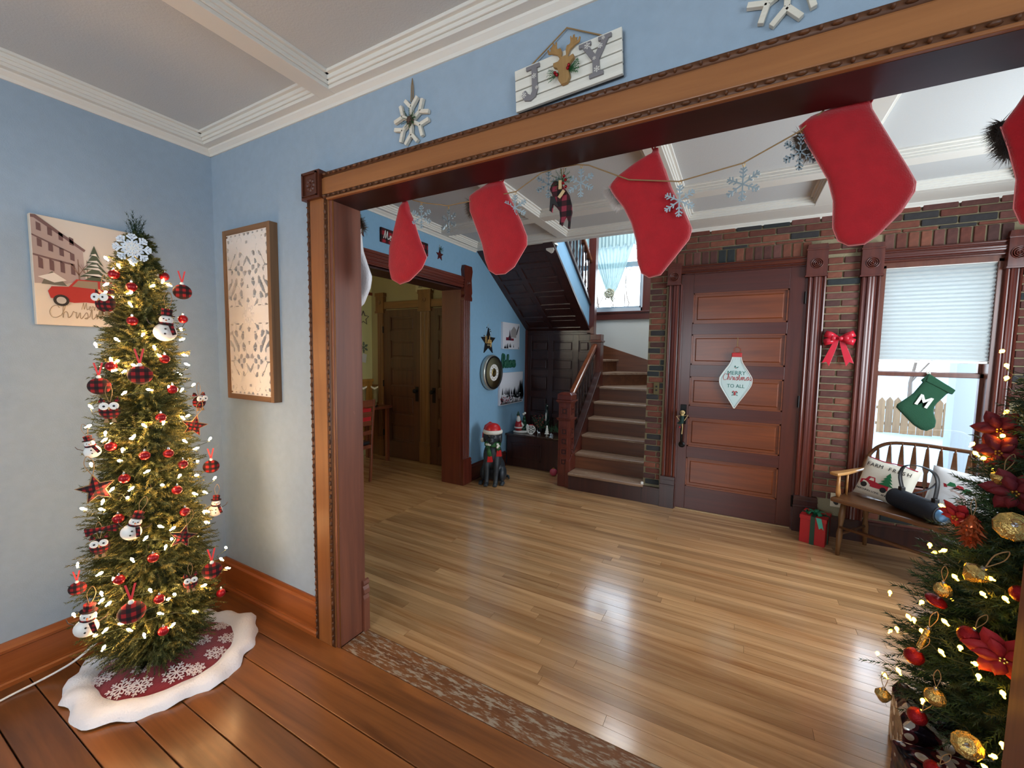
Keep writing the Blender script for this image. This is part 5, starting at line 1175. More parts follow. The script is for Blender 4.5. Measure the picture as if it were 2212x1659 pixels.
def print_canvas(name, label, loc, w, h, kind):
    o = thing(name, label, 'picture', loc, RZ)
    MB().box(-w/2, w/2, -.03, 0, -h/2, h/2).build('canvas', mat('snow_canvas', (212, 214, 222), .8), o, bevel=.002)
    rs = random.Random(kind*7+1); t = []; u = []
    if kind == 1:
        flat(o, 'printed_barn', [[(-.02, -.02), (-.02, .07), (.06, .13), (.13, .09), (.13, -.02)]], (150, 146, 146), -.031)
        flat(o, 'printed_truck', [[(-.15, -.06), (-.15, -.02), (-.09, -.02), (-.07, .0), (-.03, .0), (-.01, -.03), (.06, -.03), (.06, -.06)]], (110, 24, 44), -.032)
        flat(o, 'printed_fir', [[(-.08, -.06), (-.02, -.06), (-.05, .085)]], (38, 34, 52), -.033)
        for k in range(14): x = rs.uniform(-.2, .2); z = -.165 if abs(x) > .08 else -.15; q = rs.uniform(.02, .07); t.append([(x-.010, z), (x+.010, z), (x, z+q)])
        for k in range(6): x = .14+k*.011; t.append([(x-.01, .02+.02*k), (x+.01, .02+.02*k), (x, .08+.016*k)])
    else:
        for k in range(34):
            x = rs.uniform(-w/2+.02, w/2-.02); b = -h*.22+rs.uniform(-.08, .03); q = rs.uniform(.05, .10)+max(0, x)*.45; t.append([(x-q*.2, b), (x+q*.2, b), (x, b+q)])
        for k in range(26): x = rs.uniform(-w/2+.01, -w*.05); z = -h/2+rs.uniform(.01, .10); u.append([(x, z), (x+.014, z+.003), (x+.01, z+.016), (x-.004, z+.012)])
        flat(o, 'printed_undergrowth', [[(x, -h/2+.01), (x+.03, -h/2+.01), (x+.02, -h/2+rs.uniform(.03, .09))] for x in [i*.03-w/2+.01 for i in range(int(w/.03)-1)]], (40, 42, 52), -.0312)
        flat(o, 'printed_snow', [[(x, z), (x+.05, z), (x+.03, z+.012)] for x, z in [(rs.uniform(-w/2+.02, w/2-.08), rs.uniform(-h/2+.02, -h*.2)) for _ in range(12)]], (228, 230, 236), -.0335)
        o2 = flat(o, 'printed_berries', u, (150, 40, 60), -.034); o2['kind'] = 'stuff'
    m_ = flat(o, 'printed_trees', t, (34, 38, 46), -.0325); m_['kind'] = 'stuff'
    return o
print_canvas('canvas_print', 'small snowy farm canvas print on the blue wall nearest the stair soffit', (HX, 4.845, 1.725), .46, .345, 1)
print_canvas('canvas_print', 'larger snowy forest canvas print hanging low below the green word', (HX, 4.875, 1.03), .64, .425, 2)
bv = thing('green_word_decoration', 'dark green Believe word cut-out between the two snowy canvas prints', 'sign', (HX, 4.83, 1.385), RZ)
script('Believe', .17, mat('dark_green_wood', (14, 84, 62), .6), bv, -.205, -.075, -.012, 'word', r=.085, kx=.72)
MB().box(-.19, .19, -.008, 0, -.065, -.02).build('base_strip', mat('dark_green_wood', (14, 84, 62), .6), bv)
ck = thing('round_metal_dish', 'round silver and gold rimmed dish hanging like a clock on blue wall', 'wall decoration', (HX, 4.335, 1.258), RZ)
SIL = mat('silver_rim', (196, 196, 186), .3, metal=.7); BRA = mat('aged_brass', (150, 128, 74), .3, metal=.9)
MB().lathe([(.20, 0), (.215, -.02), (.218, -.05), (.21, -.07), (.195, -.075), (.19, -.06), (1e-6, -.055)], 40, (0, 0, 0), 'y').build('bowl', SIL, ck, smooth=True)
MB().lathe([(.205, -.069), (.203, -.080), (.188, -.080), (.186, -.066)], 40, (0, 0, 0), 'y').build('rim', BLK, ck, smooth=True)
MB().lathe([(.188, -.072), (.15, -.063), (.118, -.063), (.112, -.070), (.10, -.072)], 40, (0, 0, 0), 'y').build('glass_band', mat('glossy_brass_glass', (186, 178, 140), .25, metal=.35), ck, smooth=True)
MB().lathe([(.104, -.064), (.102, -.076), (.055, -.074), (.052, -.064)], 36, (0, 0, 0), 'y').build('dial_ring', WHT, ck)
MB().lathe([(.054, -.064), (.05, -.078), (.03, -.082), (.01, -.07), (1e-6, -.068)], 24, (0, 0, 0), 'y').build('centre', BRA, ck, smooth=True)
for k in range(12):
    a = k*PI/6; MB().box(-.003, .003, -.0775, -.073, -.009, .009).xf(Matrix.Translation((.078*math.sin(a), 0, .078*math.cos(a))) @ Matrix.Rotation(a, 4, 'Y')).build('dial_mark', BRA, ck)

# ------------------------------------------------------------------ dog statue
ds = thing('dog_statue', 'black seated dog statue in a Santa hat and red-ended scarf', 'statue', (-2.43, 4.0, 0), .38)
DOG = mat('black_resin', (40, 46, 52), .45, bump=.4, bscale=60, var=.35)
mb = MB()
mb.ball((0, .01, .32), .1, 16, 12, (1.12, 1.0, 1.7)); mb.ball((0, .10, .16), .1, 16, 12, (1.35, 1.35, 1.5)); mb.ball((0, .03, .44), .075, 14, 10, (1, 1, 1.2))
for s in (-1, 1):
    mb.tube([(s*.052, -.03, .36), (s*.056, -.075, .22), (s*.052, -.085, .10), (s*.052, -.095, .03)], [.05, .036, .028, .026], 10)
    mb.ball((s*.052, -.118, .022), .03, 12, 8, (.95, 1.5, .75))
    for t in (-1, 0, 1): mb.ball((s*.052+t*.015, -.155, .014), .013, 8, 6)
    mb.ball((s*.105, .06, .10), .07, 14, 10, (.75, 1.4, 1.35)); mb.ball((s*.125, -.055, .022), .028, 12, 8, (1, 1.7, .75))
    for t in (-1, 0, 1): mb.ball((s*.125+t*.013, -.098, .013), .011, 8, 6)
    mb.ball((s*.093, -.005, .535), .045, 12, 10, (.38, .9, 1.45))
mb.ball((0, -.02, .545), .085, 16, 12, (1, 1.0, .92)); mb.ball((0, -.098, .515), .046, 14, 10, (.95, 1.25, .85)); mb.ball((0, -.085, .49), .034, 12, 8, (.9, 1.3, .7))
mb.tube([(0, .2, .05), (.08, .24, .03), (.16, .20, .025), (.18, .12, .025)], [.028, .024, .018, .01], 8)
blob(mb, 'body', DOG, ds, .0075)
MB().ball((0, -.154, .53), .014, 10, 8, (1.2, .7, .8)).build('nose', BLK, ds, smooth=True)
for s in (-1, 1): MB().ball((s*.034, -.098, .56), .009, 10, 8).build('eye', mat('glossy_black', (10, 10, 12), .1), ds, smooth=True)
ht = MB().lathe([(.094, .0), (.096, .03), (.082, .07), (.055, .098), (.025, .108), (1e-6, .11)], 20, (0, -.01, .592)).build('hat', mat('painted_red', (190, 24, 28), .4), ds, smooth=True)
mb = MB().lathe([(.094, -.02), (.110, -.012), (.114, .004), (.108, .02), (.094, .026)], 24, (0, -.01, .600)).build('hat_brim', mat('painted_white', (226, 224, 214), .6, bump=1, bscale=90), ht, smooth=True)
MB().tube([(-.03, .05, .68), (-.09, .08, .64), (-.115, .06, .57), (-.118, .03, .52)], [.03, .028, .02, .012], 8).build('hat_tail', mat('painted_red', (190, 24, 28), .4), ht, smooth=True)
MB().ball((-.122, .015, .495), .027, 12, 8).build('pompom', mat('painted_white', (226, 224, 214), .6, bump=1, bscale=90), ht, smooth=True)
CAMO = mat('green_plaid_scarf', (40, 92, 44), .7, var=.9, bscale=160)
sc = MB().lathe([(.070, -.025), (.094, -.015), (.098, .01), (.086, .03), (.070, .034)], 20, (0, .0, .455)).build('scarf', CAMO, ds, smooth=True)
for (x0, x1, zb, yy) in ((-.045, -.012, .34, -.112), (.07, .085, .40, -.075)):
    MB().tube([(x0, yy+.015, .45), ((x0+x1)/2, yy, .40), (x1, yy, zb)], [.022, .024, .026], 8).build('scarf_tail', CAMO, sc, smooth=True)
    MB().prism([(x1-.022, zb+.005), (x1+.022, zb+.005), (x1+.034, zb-.062), (x1-.030, zb-.066)], yy-.022, yy+.012).build('fringe', mat('painted_red', (190, 24, 28), .4), sc, bevel=.004)
for x, z, yy in ((-.055, .470, -.090), (-.036, .470, -.098), (-.018, .468, -.10), (.066, .472, -.082), (.078, .452, -.072), (.066, .440, -.085)): MB().ball((x, yy, z), .015, 10, 8).build('bell', mat('painted_white', (226, 224, 214), .6), sc, smooth=True)

# ------------------------------------------------------------------ figurines on the bench chest
BZ = .436
sa = thing('santa_figurine', 'white and red Santa figurine with a small tree on the bench chest', 'figurine', (-2.53, 4.90, BZ), .45, scale=1.3)
CER = mat('glazed_white', (232, 230, 222), .25); GRD = mat('glazed_green', (20, 64, 44), .3); RDG = mat('glazed_red', (170, 24, 30), .3)
MB().lathe([(.082, 0), (.086, .008), (.08, .018), (1e-6, .022)], 24, sq=.6).build('base', CER, sa, smooth=True)
MB().ball((.062, 0, .045), .03, 12, 8, (.7, .7, 1.4)).build('snow_mound', CER, sa, smooth=True)
MB().lathe([(.036, .02), (.042, .05), (.038, .085), (.025, .125), (.012, .135)], 14, (-.028, 0, 0)).build('coat', RDG, sa, smooth=True)
MB().lathe([(.045, .045), (.048, .052), (.044, .06)], 14, (-.028, 0, 0)).build('coat_hem', CER, sa, smooth=True)
MB().ball((-.03, -.014, .135), .024, 12, 8, (.9, .8, 1.5)).build('beard', CER, sa, smooth=True)
MB().ball((-.032, -.008, .165), .014, 10, 8).build('face', mat('figurine_skin', (214, 160, 132), .5), sa, smooth=True)
MB().lathe([(.018, .172), (.014, .19), (.004, .215), (1e-6, .218)], 12, (-.034, 0, 0)).build('hat', GRD, sa, smooth=True)
MB().tube([(-.0, -.01, .10), (.018, -.02, .075), (.012, -.02, .06)], [.013, .011, .008], 8).build('arm', CER, sa, smooth=True)
for k in range(4): MB().lathe([(.042-.008*k, .03+.035*k), (.026-.006*k, .062+.035*k), (1e-6, .075+.035*k)], 12, (.03, .012, 0)).build('tree_tier', GRD, sa, smooth=True)
for x, z in ((.02, .19), (.035, .20)): MB().ball((x, 0, z), .013, 8, 6).build('snow_ball', CER, sa, smooth=True)
rd = thing('round_ornament_figurine', 'round white filigree ornament with red bow standing on the bench chest', 'figurine', (-2.365, 4.86, BZ), .45, scale=1.2)
mb = MB()
for k in range(24): a0, a1 = k*PI/12, (k+1)*PI/12; mb.tube([(.045*math.cos(a0), 0, .05+.045*math.sin(a0)), (.045*math.cos(a1), 0, .05+.045*math.sin(a1))], .006, 6, False)
mb.build('ring', CER, rd, smooth=True)
mb = MB(); arms(mb, .042, .007, -.004, .004, ((.5, .35),)); mb.v = [(p[0], p[1], p[2]+.05) for p in mb.v]; mb.build('filigree', CER, rd)
for s in (-1, 1): MB().ball((s*.012, -.003, .102), .010, 8, 6, (1.2, .6, .8)).build('bow_loop', RDG, rd, smooth=True)
MB().lathe([(.02, 0), (.018, .006), (.006, .008)], 12).build('foot', CER, rd)
mb = MB(); rs = random.Random(6); bq = thing('berry_spray', 'dark evergreen spray with red berries behind the round ornament', 'floral spray', (-2.33, 5.08, BZ), .4)
for k in range(26): a = k*2.4; e = rs.uniform(.5, 1.5); sprig(mb, (.01*math.cos(a), .01*math.sin(a), .02), (math.cos(a)*.6, math.sin(a)*.5, e), rs.uniform(.14, .27), 50, .024, .0018, rs)
mb.build('leaves', mat('mid_evergreen', (58, 92, 62), .7), bq, kind='stuff')
mb = MB()
for k in range(46): a = k*2.4; r_ = .03+.07*rs.random(); mb.ball((r_*math.cos(a), r_*math.sin(a)*.8-.02, .07+.17*rs.random()), .006, 6, 4)
mb.build('berries', mat('muted_berry', (196, 74, 66), .4), bq, kind='stuff')
MB().lathe([(.03, 0), (.035, .03), (.03, .05)], 12).build('pot', BLK, bq)
pg = thing('tall_bird_figurine', 'tall slender dark bird figurine with a white front on the bench chest', 'figurine', (-2.25, 5.10, BZ), .4)
blob(MB().lathe([(.028, 0), (.034, .05), (.036, .14), (.030, .24), (.018, .31), (.022, .34), (.024, .36), (.014, .385), (1e-6, .39)], 16), 'body', mat('dark_green_glaze', (18, 36, 34), .25), pg, .005)
MB().ball((-.008, -.028, .20), .014, 10, 8, (.7, .5, 5.0)).build('white_front', CER, pg, smooth=True)
MB().ball((.006, -.02, .362), .008, 8, 6, (1.3, .6, .8)).build('cheek', CER, pg, smooth=True); MB().tube([(0, -.02, .365), (0, -.05, .36)], [.005, .001], 6).build('beak', BLK, pg)
ev = thing('evergreen_garland', 'dark evergreen garland bunch with a red bloom at the right of the chest', 'garland', (-2.06, 5.06, BZ), .3)
mb = MB()
for k in range(34): a = k*2.4; sprig(mb, (rs.uniform(-.12, .12), rs.uniform(-.03, .03), .02), (math.cos(a)*.7, math.sin(a)*.5, rs.uniform(.2, 1.2)), rs.uniform(.08, .17), 40, .024, .0018, rs)
mb.build('needles', mat('mid_evergreen', (58, 92, 62), .7), ev, kind='stuff')
for k in range(6): a = k*PI/3; MB().prism([(0, 0), (.012, .014), (.0, .038), (-.012, .014)], -.002, .002).xf(Matrix.Translation((.04, -.06, .12)) @ Matrix.Rotation(a, 4, 'Y')).build('petal', mat('dull_red_petal', (120, 30, 38), .7), ev)
wt = thing('mini_white_tree', 'tiny white ceramic tree on the bench chest beside the newel post', 'figurine', (-2.13, 4.85, BZ), .4)
MB().lathe([(.006, 0), (.006, .03)], 8).lathe([(.018, 0), (.016, .004), (.004, .006)], 12).build('stem', CER, wt)
for k in range(4): MB().lathe([(.034-.007*k, .028+.024*k), (.03-.007*k, .032+.024*k), (.010, .062+.024*k), (1e-6, .066+.024*k)], 14).build('tier', CER, wt, smooth=True)
SILV = mat('crystal_silver', (200, 208, 214), .15, metal=.6)
kr = thing('crystal_figurine', 'small clear crystal figurine at the front right of the bench chest', 'figurine', (-2.055, 4.81, BZ), .4)
MB().lathe([(.030, 0), (.026, .006), (.012, .010), (.01, .02), (.018, .03), (.006, .05), (1e-6, .055)], 10).build('body', SILV, kr); MB().lathe([(.012, .0), (.009, .03), (1e-6, .034)], 8, (.016, 0, .01)).build('spire', SILV, kr)
kk = thing('silver_deer_figurine', 'tiny silver deer figurine in front of the evergreen on the chest', 'figurine', (-2.24, 4.84, BZ), .4)
blob(MB().ball((0, 0, .035), .012, 10, 8, (1.5, .8, .9)).tube([(-.012, 0, .035), (-.02, 0, .055), (-.028, 0, .06)], [.006, .005, .004], 6).tube([(-.012, .004, .03), (-.013, .005, 0)], .003, 5).tube([(-.012, -.004, .03), (-.013, -.005, 0)], .003, 5).tube([(.012, .004, .03), (.014, .005, 0)], .003, 5).tube([(.012, -.004, .03), (.014, -.005, 0)], .003, 5), 'body', SILV, kk, .0018)
MB().tube([(-.02, 0, .06), (-.018, 0, .08), (-.026, 0, .088)], .0015, 4).build('antler', SILV, kk)
o = thing('pink_ball', 'dull pink ball on the floor beside the newel post', 'ball', (-1.93, 4.62, .048))
MB().ball((0, 0, 0), .047, 18, 12).build('ball', mat('dull_pink', (168, 62, 80), .5), o, smooth=True); MB().lathe([(.012, .045), (.012, .052), (1e-6, .053)], 10).build('cap', GOLD, o)

# ------------------------------------------------------------------ on and around the front door
dn = thing('door_ornament_sign', 'white ornament-shaped Merry Christmas to all sign hanging on the front door', 'sign', (-.018, 4.268, 1.27))
OP = []
for t in range(0, 21):
    z = .225-.47*t/20
    w_ = np.interp(z, [-.245, -.20, -.12, -.04, .0, .04, .10, .15, .19, .225], [.003, .028, .078, .124, .134, .130, .095, .062, .042, .036]); OP.append((float(w_), z))
OPP = OP+[(-w_, z) for w_, z in reversed(OP)]
MB().prism(OPP, -.014, -.002).build('board', mat('mint_white', (206, 226, 224), .6), dn, bevel=.001)
MB().tube([(w_*.985, -.014, z*.99) for w_, z in OPP+OPP[:1]], .0035, 6).build('white_edge', WHT, dn)
mb = MB(); 
for k in range(len(OPP)*3):
    t = k/3; a, b = OPP[int(t) % len(OPP)], OPP[(int(t)+1) % len(OPP)]; u = t-int(t); x, z = a[0]+(b[0]-a[0])*u, a[1]+(b[1]-a[1])*u; mb.ball((x*.86, -.0145, z*.92-.002), .0022, 5, 4, (1, .4, 1))
mb.build('dotted_border', mat('grey_print', (120, 128, 132), .7), dn, kind='stuff')
TEAL = mat('teal_print', (24, 112, 104), .7); REDP = mat('red_print', (196, 52, 60), .7)
text('MERRY', .052, TEAL, dn, .004, .062, -.0145, ext=.0006, sx=.92); script('Christmas', .062, REDP, dn, -.103, .012, -.0155, r=.026, kx=.86, slope=0)
text('TO ALL', .046, TEAL, dn, .004, -.055, -.0145, ext=.0006, sx=.92)
MB().prism([(-.012, .125), (-.002, .135), (-.006, .148), (-.014, .138)], -.0155, -.014).build('printed_leaf', TEAL, dn); MB().prism([(.0, .128), (.022, .138), (.016, .128), (.004, .122)], -.0155, -.014).build('printed_leaf', TEAL, dn); MB().ball((-.003, -.015, .124), .004, 6, 4).build('printed_berry', REDP, dn)
for s in (-1, 1):
    MB().tube(spline([(s*.004, -.0155, -.125), (s*.004, -.0155, -.095), (s*.012, -.0155, -.086), (s*.018, -.0155, -.096)], 4), .003, 5).build('printed_cane', REDP, dn)
    for t in (-1, 1): MB().prism([(0, -.112), (s*.024, -.112+t*.014-.004), (s*.022, -.112+t*.014+.006)], -.0155, -.0145).build('printed_leaf', TEAL, dn)
MB().box(-.041, .041, -.024, -.0, .224, .262).build('cap', mat('painted_red', (190, 24, 28), .4), dn, bevel=.004)
MB().tube([(.026*math.cos(a), -.012, .286+.026*math.sin(a)) for a in [2*PI*k/20 for k in range(21)]], .003, 6, False).build('ring', mat('copper_wire', (176, 96, 76), .4, metal=.6), dn)
MB().tube([(0, -.006, .31), (0, -.004, .40)], .0035, 6).build('string', TWINE, dn)
el = thing('handle_doll', 'small wire-armed skeleton doll in dark green hanging on the front door handle', 'doll', (-.445, 4.19, .93), 0)
BONE = mat('bone_cream', (206, 178, 122), .6)
blob(MB().ball((0, 0, .03), .024, 12, 10, (1.0, .9, .95)).ball((0, -.006, .008), .014, 10, 8), 'skull', BONE, el, .003)
for s in (-1, 1):
    MB().ball((s*.009, -.022, .030), .005, 8, 6, (1, .5, 1)).build('eye_socket', BLK, el)
    MB().tube([(s*.012, 0, .0), (s*.04 + (.012 if s > 0 else -.012), -.004, .012 if s > 0 else -.008), (s*.02, -.01, -.045)], [.003, .003, .0035], 6).build('arm', BONE, el)
blob(MB().tube([(0, 0, .005), (-.002, 0, -.035), (-.008, 0, -.075)], [.016, .022, .020], 10).ball((-.02, -.008, -.072), .018, 8, 6, (1.4, .7, .6)), 'jacket', mat('dark_green_cloth', (18, 48, 42), .8), el, .004)
MB().tube([(.004, 0, -.075), (.006, -.004, -.13), (.002, -.002, -.175)], [.006, .004, .006], 6).build('leg', BONE, el)
MB().ball((-.018, -.008, -.11), .008, 8, 6).build('red_charm', mat('painted_red', (190, 24, 28), .4), el, smooth=True)
bw = thing('red_bow', 'shiny red bow hanging on the brick strip between door and window', 'bow', (.708, 4.262, 1.655))
BOW = mat('red_satin_bow', (206, 28, 52), .3, coat=.3)
def ribbon_loop(p, a, L, w, y0):
    pts = [(0, 0), (.35, .30), (.75, .36), (1.0, .08), (.8, -.12), (.4, -.10), (0, 0)]; q = spline([(x*L, 0, z*L*.8) for x, z in pts], 4); mb = MB()
    for v in q: mb.v += [(v.x, y0-.5*w, v.z), (v.x, y0+.5*w, v.z)]
    mb.f = [(2*i, 2*i+2, 2*i+3, 2*i+1) for i in range(len(q)-1)]
    mb.xf(Matrix.Rotation(a, 4, 'Y')); return mb
for s in (-1, 1):
    for a, L, w, yy in ((-.42, .105, .050, -.012), (.30, .105, .052, -.010), (-.08, .062, .046, -.035)):
        q = spline([(0, 0, 0), (.35, -.34, 0), (.8, -.40, 0), (1.0, -.16, 0), (.82, .02, 0), (.4, .06, 0), (0, 0, 0)], 4); mb = MB()
        for v in q:
            t = .45+.55*min(1, v.x*1.6); mb.v += [(v.x*L, yy+v.y*L, -w*t/2), (v.x*L, yy+v.y*L, w*t/2)]
        mb.f = [(2*i, 2*i+2, 2*i+3, 2*i+1) for i in range(len(q)-1)]
        mb.xf(Matrix.Rotation(a, 4, 'Y'))
        if s < 0: mb.v = [(-p[0], p[1], p[2]) for p in mb.v]
        ob = mb.build('bow_loop', BOW, bw, smooth=True); q = ob.modifiers.new('t', 'SOLIDIFY'); q.thickness = .002
    MB().prism([(0, 0), (s*.03, -.005), (s*.105, -.20), (s*.075, -.19), (s*.055, -.225), (s*.01, -.06)], -.022, -.018).build('tail', BOW, bw, bevel=.001)
MB().ball((0, -.07, .0), .018, 12, 8, (1, .8, 1)).build('knot', BOW, bw, smooth=True)
gs = thing('green_stocking', 'dark green knit stocking with a white M hanging in the bench window', 'stocking', (1.30, 4.318, 1.385))
GKN = mat('green_knit', (36, 82, 58), .95, bump=1, bscale=240)
GP = [(-.02, .0), (.13, -.115), (.12, -.135), (.10, -.14), (.035, -.235), (.03, -.29), (.05, -.36), (.045, -.41), (.0, -.44), (-.03, -.435), (-.08, -.40), (-.19, -.27), (-.185, -.245), (-.10, -.16), (-.045, -.06), (-.06, -.05)]
MB().puffy(GP, .035, rows=28, n=14).build('knit_body', GKN, gs, smooth=True)
MB().prism([(-.02, .005), (.135, -.115), (.118, -.150), (-.035, -.055)], -.024, .014).build('cuff', GKN, gs, bevel=.006)
mt = text('M', .115, mat('white_yarn', (224, 226, 216), .9), gs, -.052, -.245, -.024, 'letter_m', ext=.002, bold=.004, rot=.42)
MB().tube(spline([(-.02, 0, .0), (-.03, 0, .02), (-.015, 0, .03), (-.01, 0, .0)], 4), .005, 6).build('hanging_loop', mat('white_yarn', (224, 226, 216), .9), gs)
sp_ = thing('light_switch', 'old brass push-button switch plate on the brick pillar by the stairs', 'switch', (-.703, 4.268, 1.172))
MB().box(-.027, .027, -.006, .0, -.062, .062).build('plate', mat('old_brass', (92, 80, 50), .45, metal=.6), sp_, bevel=.002)
for z in (-.018, .018): MB().lathe([(.009, 0), (.009, -.006), (.006, -.010), (1e-6, -.010)], 12, (0, -.005, z), 'y').build('button', BLK, sp_)
ou = thing('wall_outlet', 'cream wall outlet with a black plug on the brick by the bench', 'outlet', (.765, 4.262, .315))
MB().box(-.036, .036, -.006, .0, -.058, .058).build('plate', mat('cream_plastic', (214, 206, 182), .45), ou, bevel=.002); MB().lathe([(.016, 0), (.014, -.03), (1e-6, -.032)], 12, (0, -.005, -.018), 'y').build('plug', BLK, ou)
lt = thing('gate_latch', 'small white baby gate latch at the foot of the brick pillar', 'latch', (-.805, 4.275, .175))
MB().box(-.012, .012, -.02, .0, -.035, .035).build('bracket', WHT, lt, bevel=.004); MB().lathe([(.008, -.02), (.006, -.032), (1e-6, -.034)], 10, (0, 0, .01), 'y').build('screw_cap', WHT, lt)

# ------------------------------------------------------------------ bench under the window
bn = thing('spindle_bench', 'wooden spindle-back bench with an arched top rail under the window', 'bench', (.70, 3.90, 0), -.61)
BNW = wood('bench_walnut', (84, 52, 30), (120, 78, 46), 'x', .3, grain=14, coat=.3); BNL = wood('bench_arm_honey', (170, 116, 62), (206, 152, 92), 'y', .3, grain=14, coat=.3); BLEG = wood('bench_leg', (96, 66, 38), (138, 98, 60), 'z', .4, grain=14)
MB().box(-.03, 1.20, -.02, .40, .40, .435).build('seat', BNW, bn, bevel=.012)
for x in (.04, 1.12):
    for y_, s in ((.03, -1), (.36, 1)):
        q = [(x, y_+s*.035, 0), (x, y_+s*.03, .10), (x, y_+s*.025, .16), (x, y_+s*.02, .22), (x, y_+s*.012, .30), (x, y_, .40)]
        MB().tube(q, [.013, .018, .021, .013, .022, .016], 10).build('leg', BLEG, bn, smooth=True)
    MB().tube([(x, .0, .16), (x, .385, .16)], .010, 8).build('stretcher', BNW, bn, smooth=True)
MB().tube([(.04, -.004, .22), (1.12, -.004, .22)], .010, 8).build('stretcher', BNW, bn, smooth=True)
MB().tube([(.04, .19, .16), (1.12, .19, .16)], .010, 8).build('stretcher', BNW, bn, smooth=True)
bowp = spline([(.0, .375, .43), (-.005, .385, .60), (.03, .39, .74), (.12, .395, .84), (.28, .40, .872), (.58, .40, .878), (.88, .40, .872), (1.04, .395, .84), (1.13, .39, .74), (1.165, .385, .60), (1.16, .375, .43)], 6)
MB().tube(bowp, .014, 8).build('top_rail', BNW, bn, smooth=True)
def bow_z(x):
    c = [p for p in bowp if p.z > .6]; return float(np.interp(x, [p.x for p in c], [p.z for p in c]))
for k in range(15):
    x = .085+k*.0707; zt = bow_z(x)
    if k % 1 == 0:
        MB().tube([(x, .375, .43), (x, .38, .55), (x, .385, zt)], .006, 6).prism([(x-.007, zt-.02), (x+.007, zt-.02), (x+.019, zt-.17), (x+.010, zt-.20), (x+.012, zt-.30), (x-.012, zt-.30), (x-.010, zt-.20), (x-.019, zt-.17)], .375, .388).build('spindle', BNW, bn, bevel=.002)
for s, x in ((-1, .0), (1, 1.16)):
    mb = MB().prism([(-.045, -.02), (.02, -.03), (.03, .1), (.012, .38), (-.012, .38), (-.03, .1), (-.05, .02)], .605, .628, 'xy'); mb.v = [(p[0]+x, p[1], p[2]-.0) for p in mb.v]
    mb.build('arm', BNL, bn, bevel=.008)
    MB().tube([(x, .03, .435), (x, .028, .47), (x, .025, .52), (x, .025, .60)], [.010, .018, .013, .011], 10).build('arm_post', BNL, bn, smooth=True)
    MB().tube([(x, .15, .435), (x, .15, .61)], .008, 8).build('arm_spindle', BNL, bn, smooth=True)
def local(lx, ly, z, th=-.61, o=(.70, 3.90)): return (o[0]+lx*math.cos(th)-ly*math.sin(th), o[1]+lx*math.sin(th)+ly*math.cos(th), z)
def pillow(name, label, loc, rz, w, h, lean, roll, m):
    o = thing(name, label, 'pillow', loc); o.rotation_euler = (lean, roll, rz); mb = MB(); N = 18
    for sgn in (-1, 1):
        for j in range(N+1):
            for i in range(N+1):
                u, v = i/N*2-1, j/N*2-1; t = ((1-u**4)*(1-v**4))**.5
                pin = 1-.05*(1-abs(v)**2)*abs(u)**3; pin2 = 1-.05*(1-abs(u)**2)*abs(v)**3
                mb.v.append((u*w/2*pin, sgn*(.055*t), h/2+v*h/2*pin2))
    K = (N+1)**2
    for s in (0, 1):
        for j in range(N):
            for i in range(N):
                q = (s*K+j*(N+1)+i, s*K+j*(N+1)+i+1, s*K+(j+1)*(N+1)+i+1, s*K+(j+1)*(N+1)+i); mb.f.append(q if s == 0 else tuple(reversed(q)))
    mb.build('cover', m, o, smooth=True); return o
LIN = mat('linen_cream', (222, 216, 200), .9, bump=.4, bscale=300); LIN2 = mat('linen_white', (226, 226, 226), .9, bump=.4, bscale=300)
p1 = pillow('throw_pillow', 'cream pillow with a red truck and tree at the left end of bench', local(.175, .215, .436), -.70, .34, .30, -.35, .10, LIN)
yo = -.056
def py(x, z): u, v = x/.17, (z-.15)/.15; return -.055*((1-min(1, abs(u))**4)*(1-min(1, abs(v))**4))**.5
def pprint(p, name, poly, m, lift=.0015):
    x = sum(q[0] for q in poly)/len(poly); z = sum(q[1] for q in poly)/len(poly); mb = MB(); mb.prism(poly, 0, .0008)
    mb.v = [(a, py(a, c)-lift+(0 if b == 0 else -.0006), c) for a, b, c in mb.v]; return mb.build(name, m, p)
for k, ch_ in enumerate('FARM FRESH'):
    if ch_ != ' ': text(ch_, .038, BLK, p1, -.125+.028*k, .232-.0*k, py(-.125+.028*k, .235)-.0015, 'letter', ext=.0006)
for k in range(22): text('MARSHMALLOWS AND HOT C'[k], .020, BLK, p1, -.135+.0125*k, .040, py(-.135+.0125*k, .045)-.0015, 'letter', ext=.0005) if 'MARSHMALLOWS AND HOT C'[k] != ' ' else None
TRK = mat('truck_red', (172, 30, 48), .8)
pprint(p1, 'printed_truck', [(-.13, .085), (-.13, .118), (-.10, .125), (-.085, .152), (-.045, .152), (-.035, .122), (.0, .118), (.05, .118), (.05, .085), (-.04, .078)], TRK)
pprint(p1, 'printed_truck_window', [(-.078, .125), (-.070, .145), (-.050, .145), (-.045, .125)], LIN, .0025)
for x in (-.10, .025): MB().lathe([(.020, 0), (.020, -.0012), (1e-6, -.0014)], 14, (x, py(x, .082)-.002, .082), 'y').build('printed_wheel', BLK, p1)
for k in range(4): w_ = .048-.010*k; pprint(p1, 'printed_fir', [(.03-w_, .118+.022*k), (.03+w_, .118+.022*k), (.03, .152+.022*k)], mat('print_green', (30, 110, 66), .8), .003+.0004*k)
MB().tube([(x, py(x, .295)-.001, .295+.004*math.sin(x*30)) for x in [-.15+.02*k for k in range(16)]], .004, 6).build('red_trim', TRK, p1)
p2 = pillow('throw_pillow', 'white pillow with a faded truck and greenery print behind the speaker', local(.60, .235, .436), -.62, .40, .33, -.35, .05, LIN2)
pprint(p2, 'printed_truck', [(-.15, .06), (-.15, .13), (-.12, .17), (-.06, .185), (.0, .165), (.02, .13), (.04, .06), (-.04, .05)], mat('faded_pink_print', (196, 176, 170), .9))
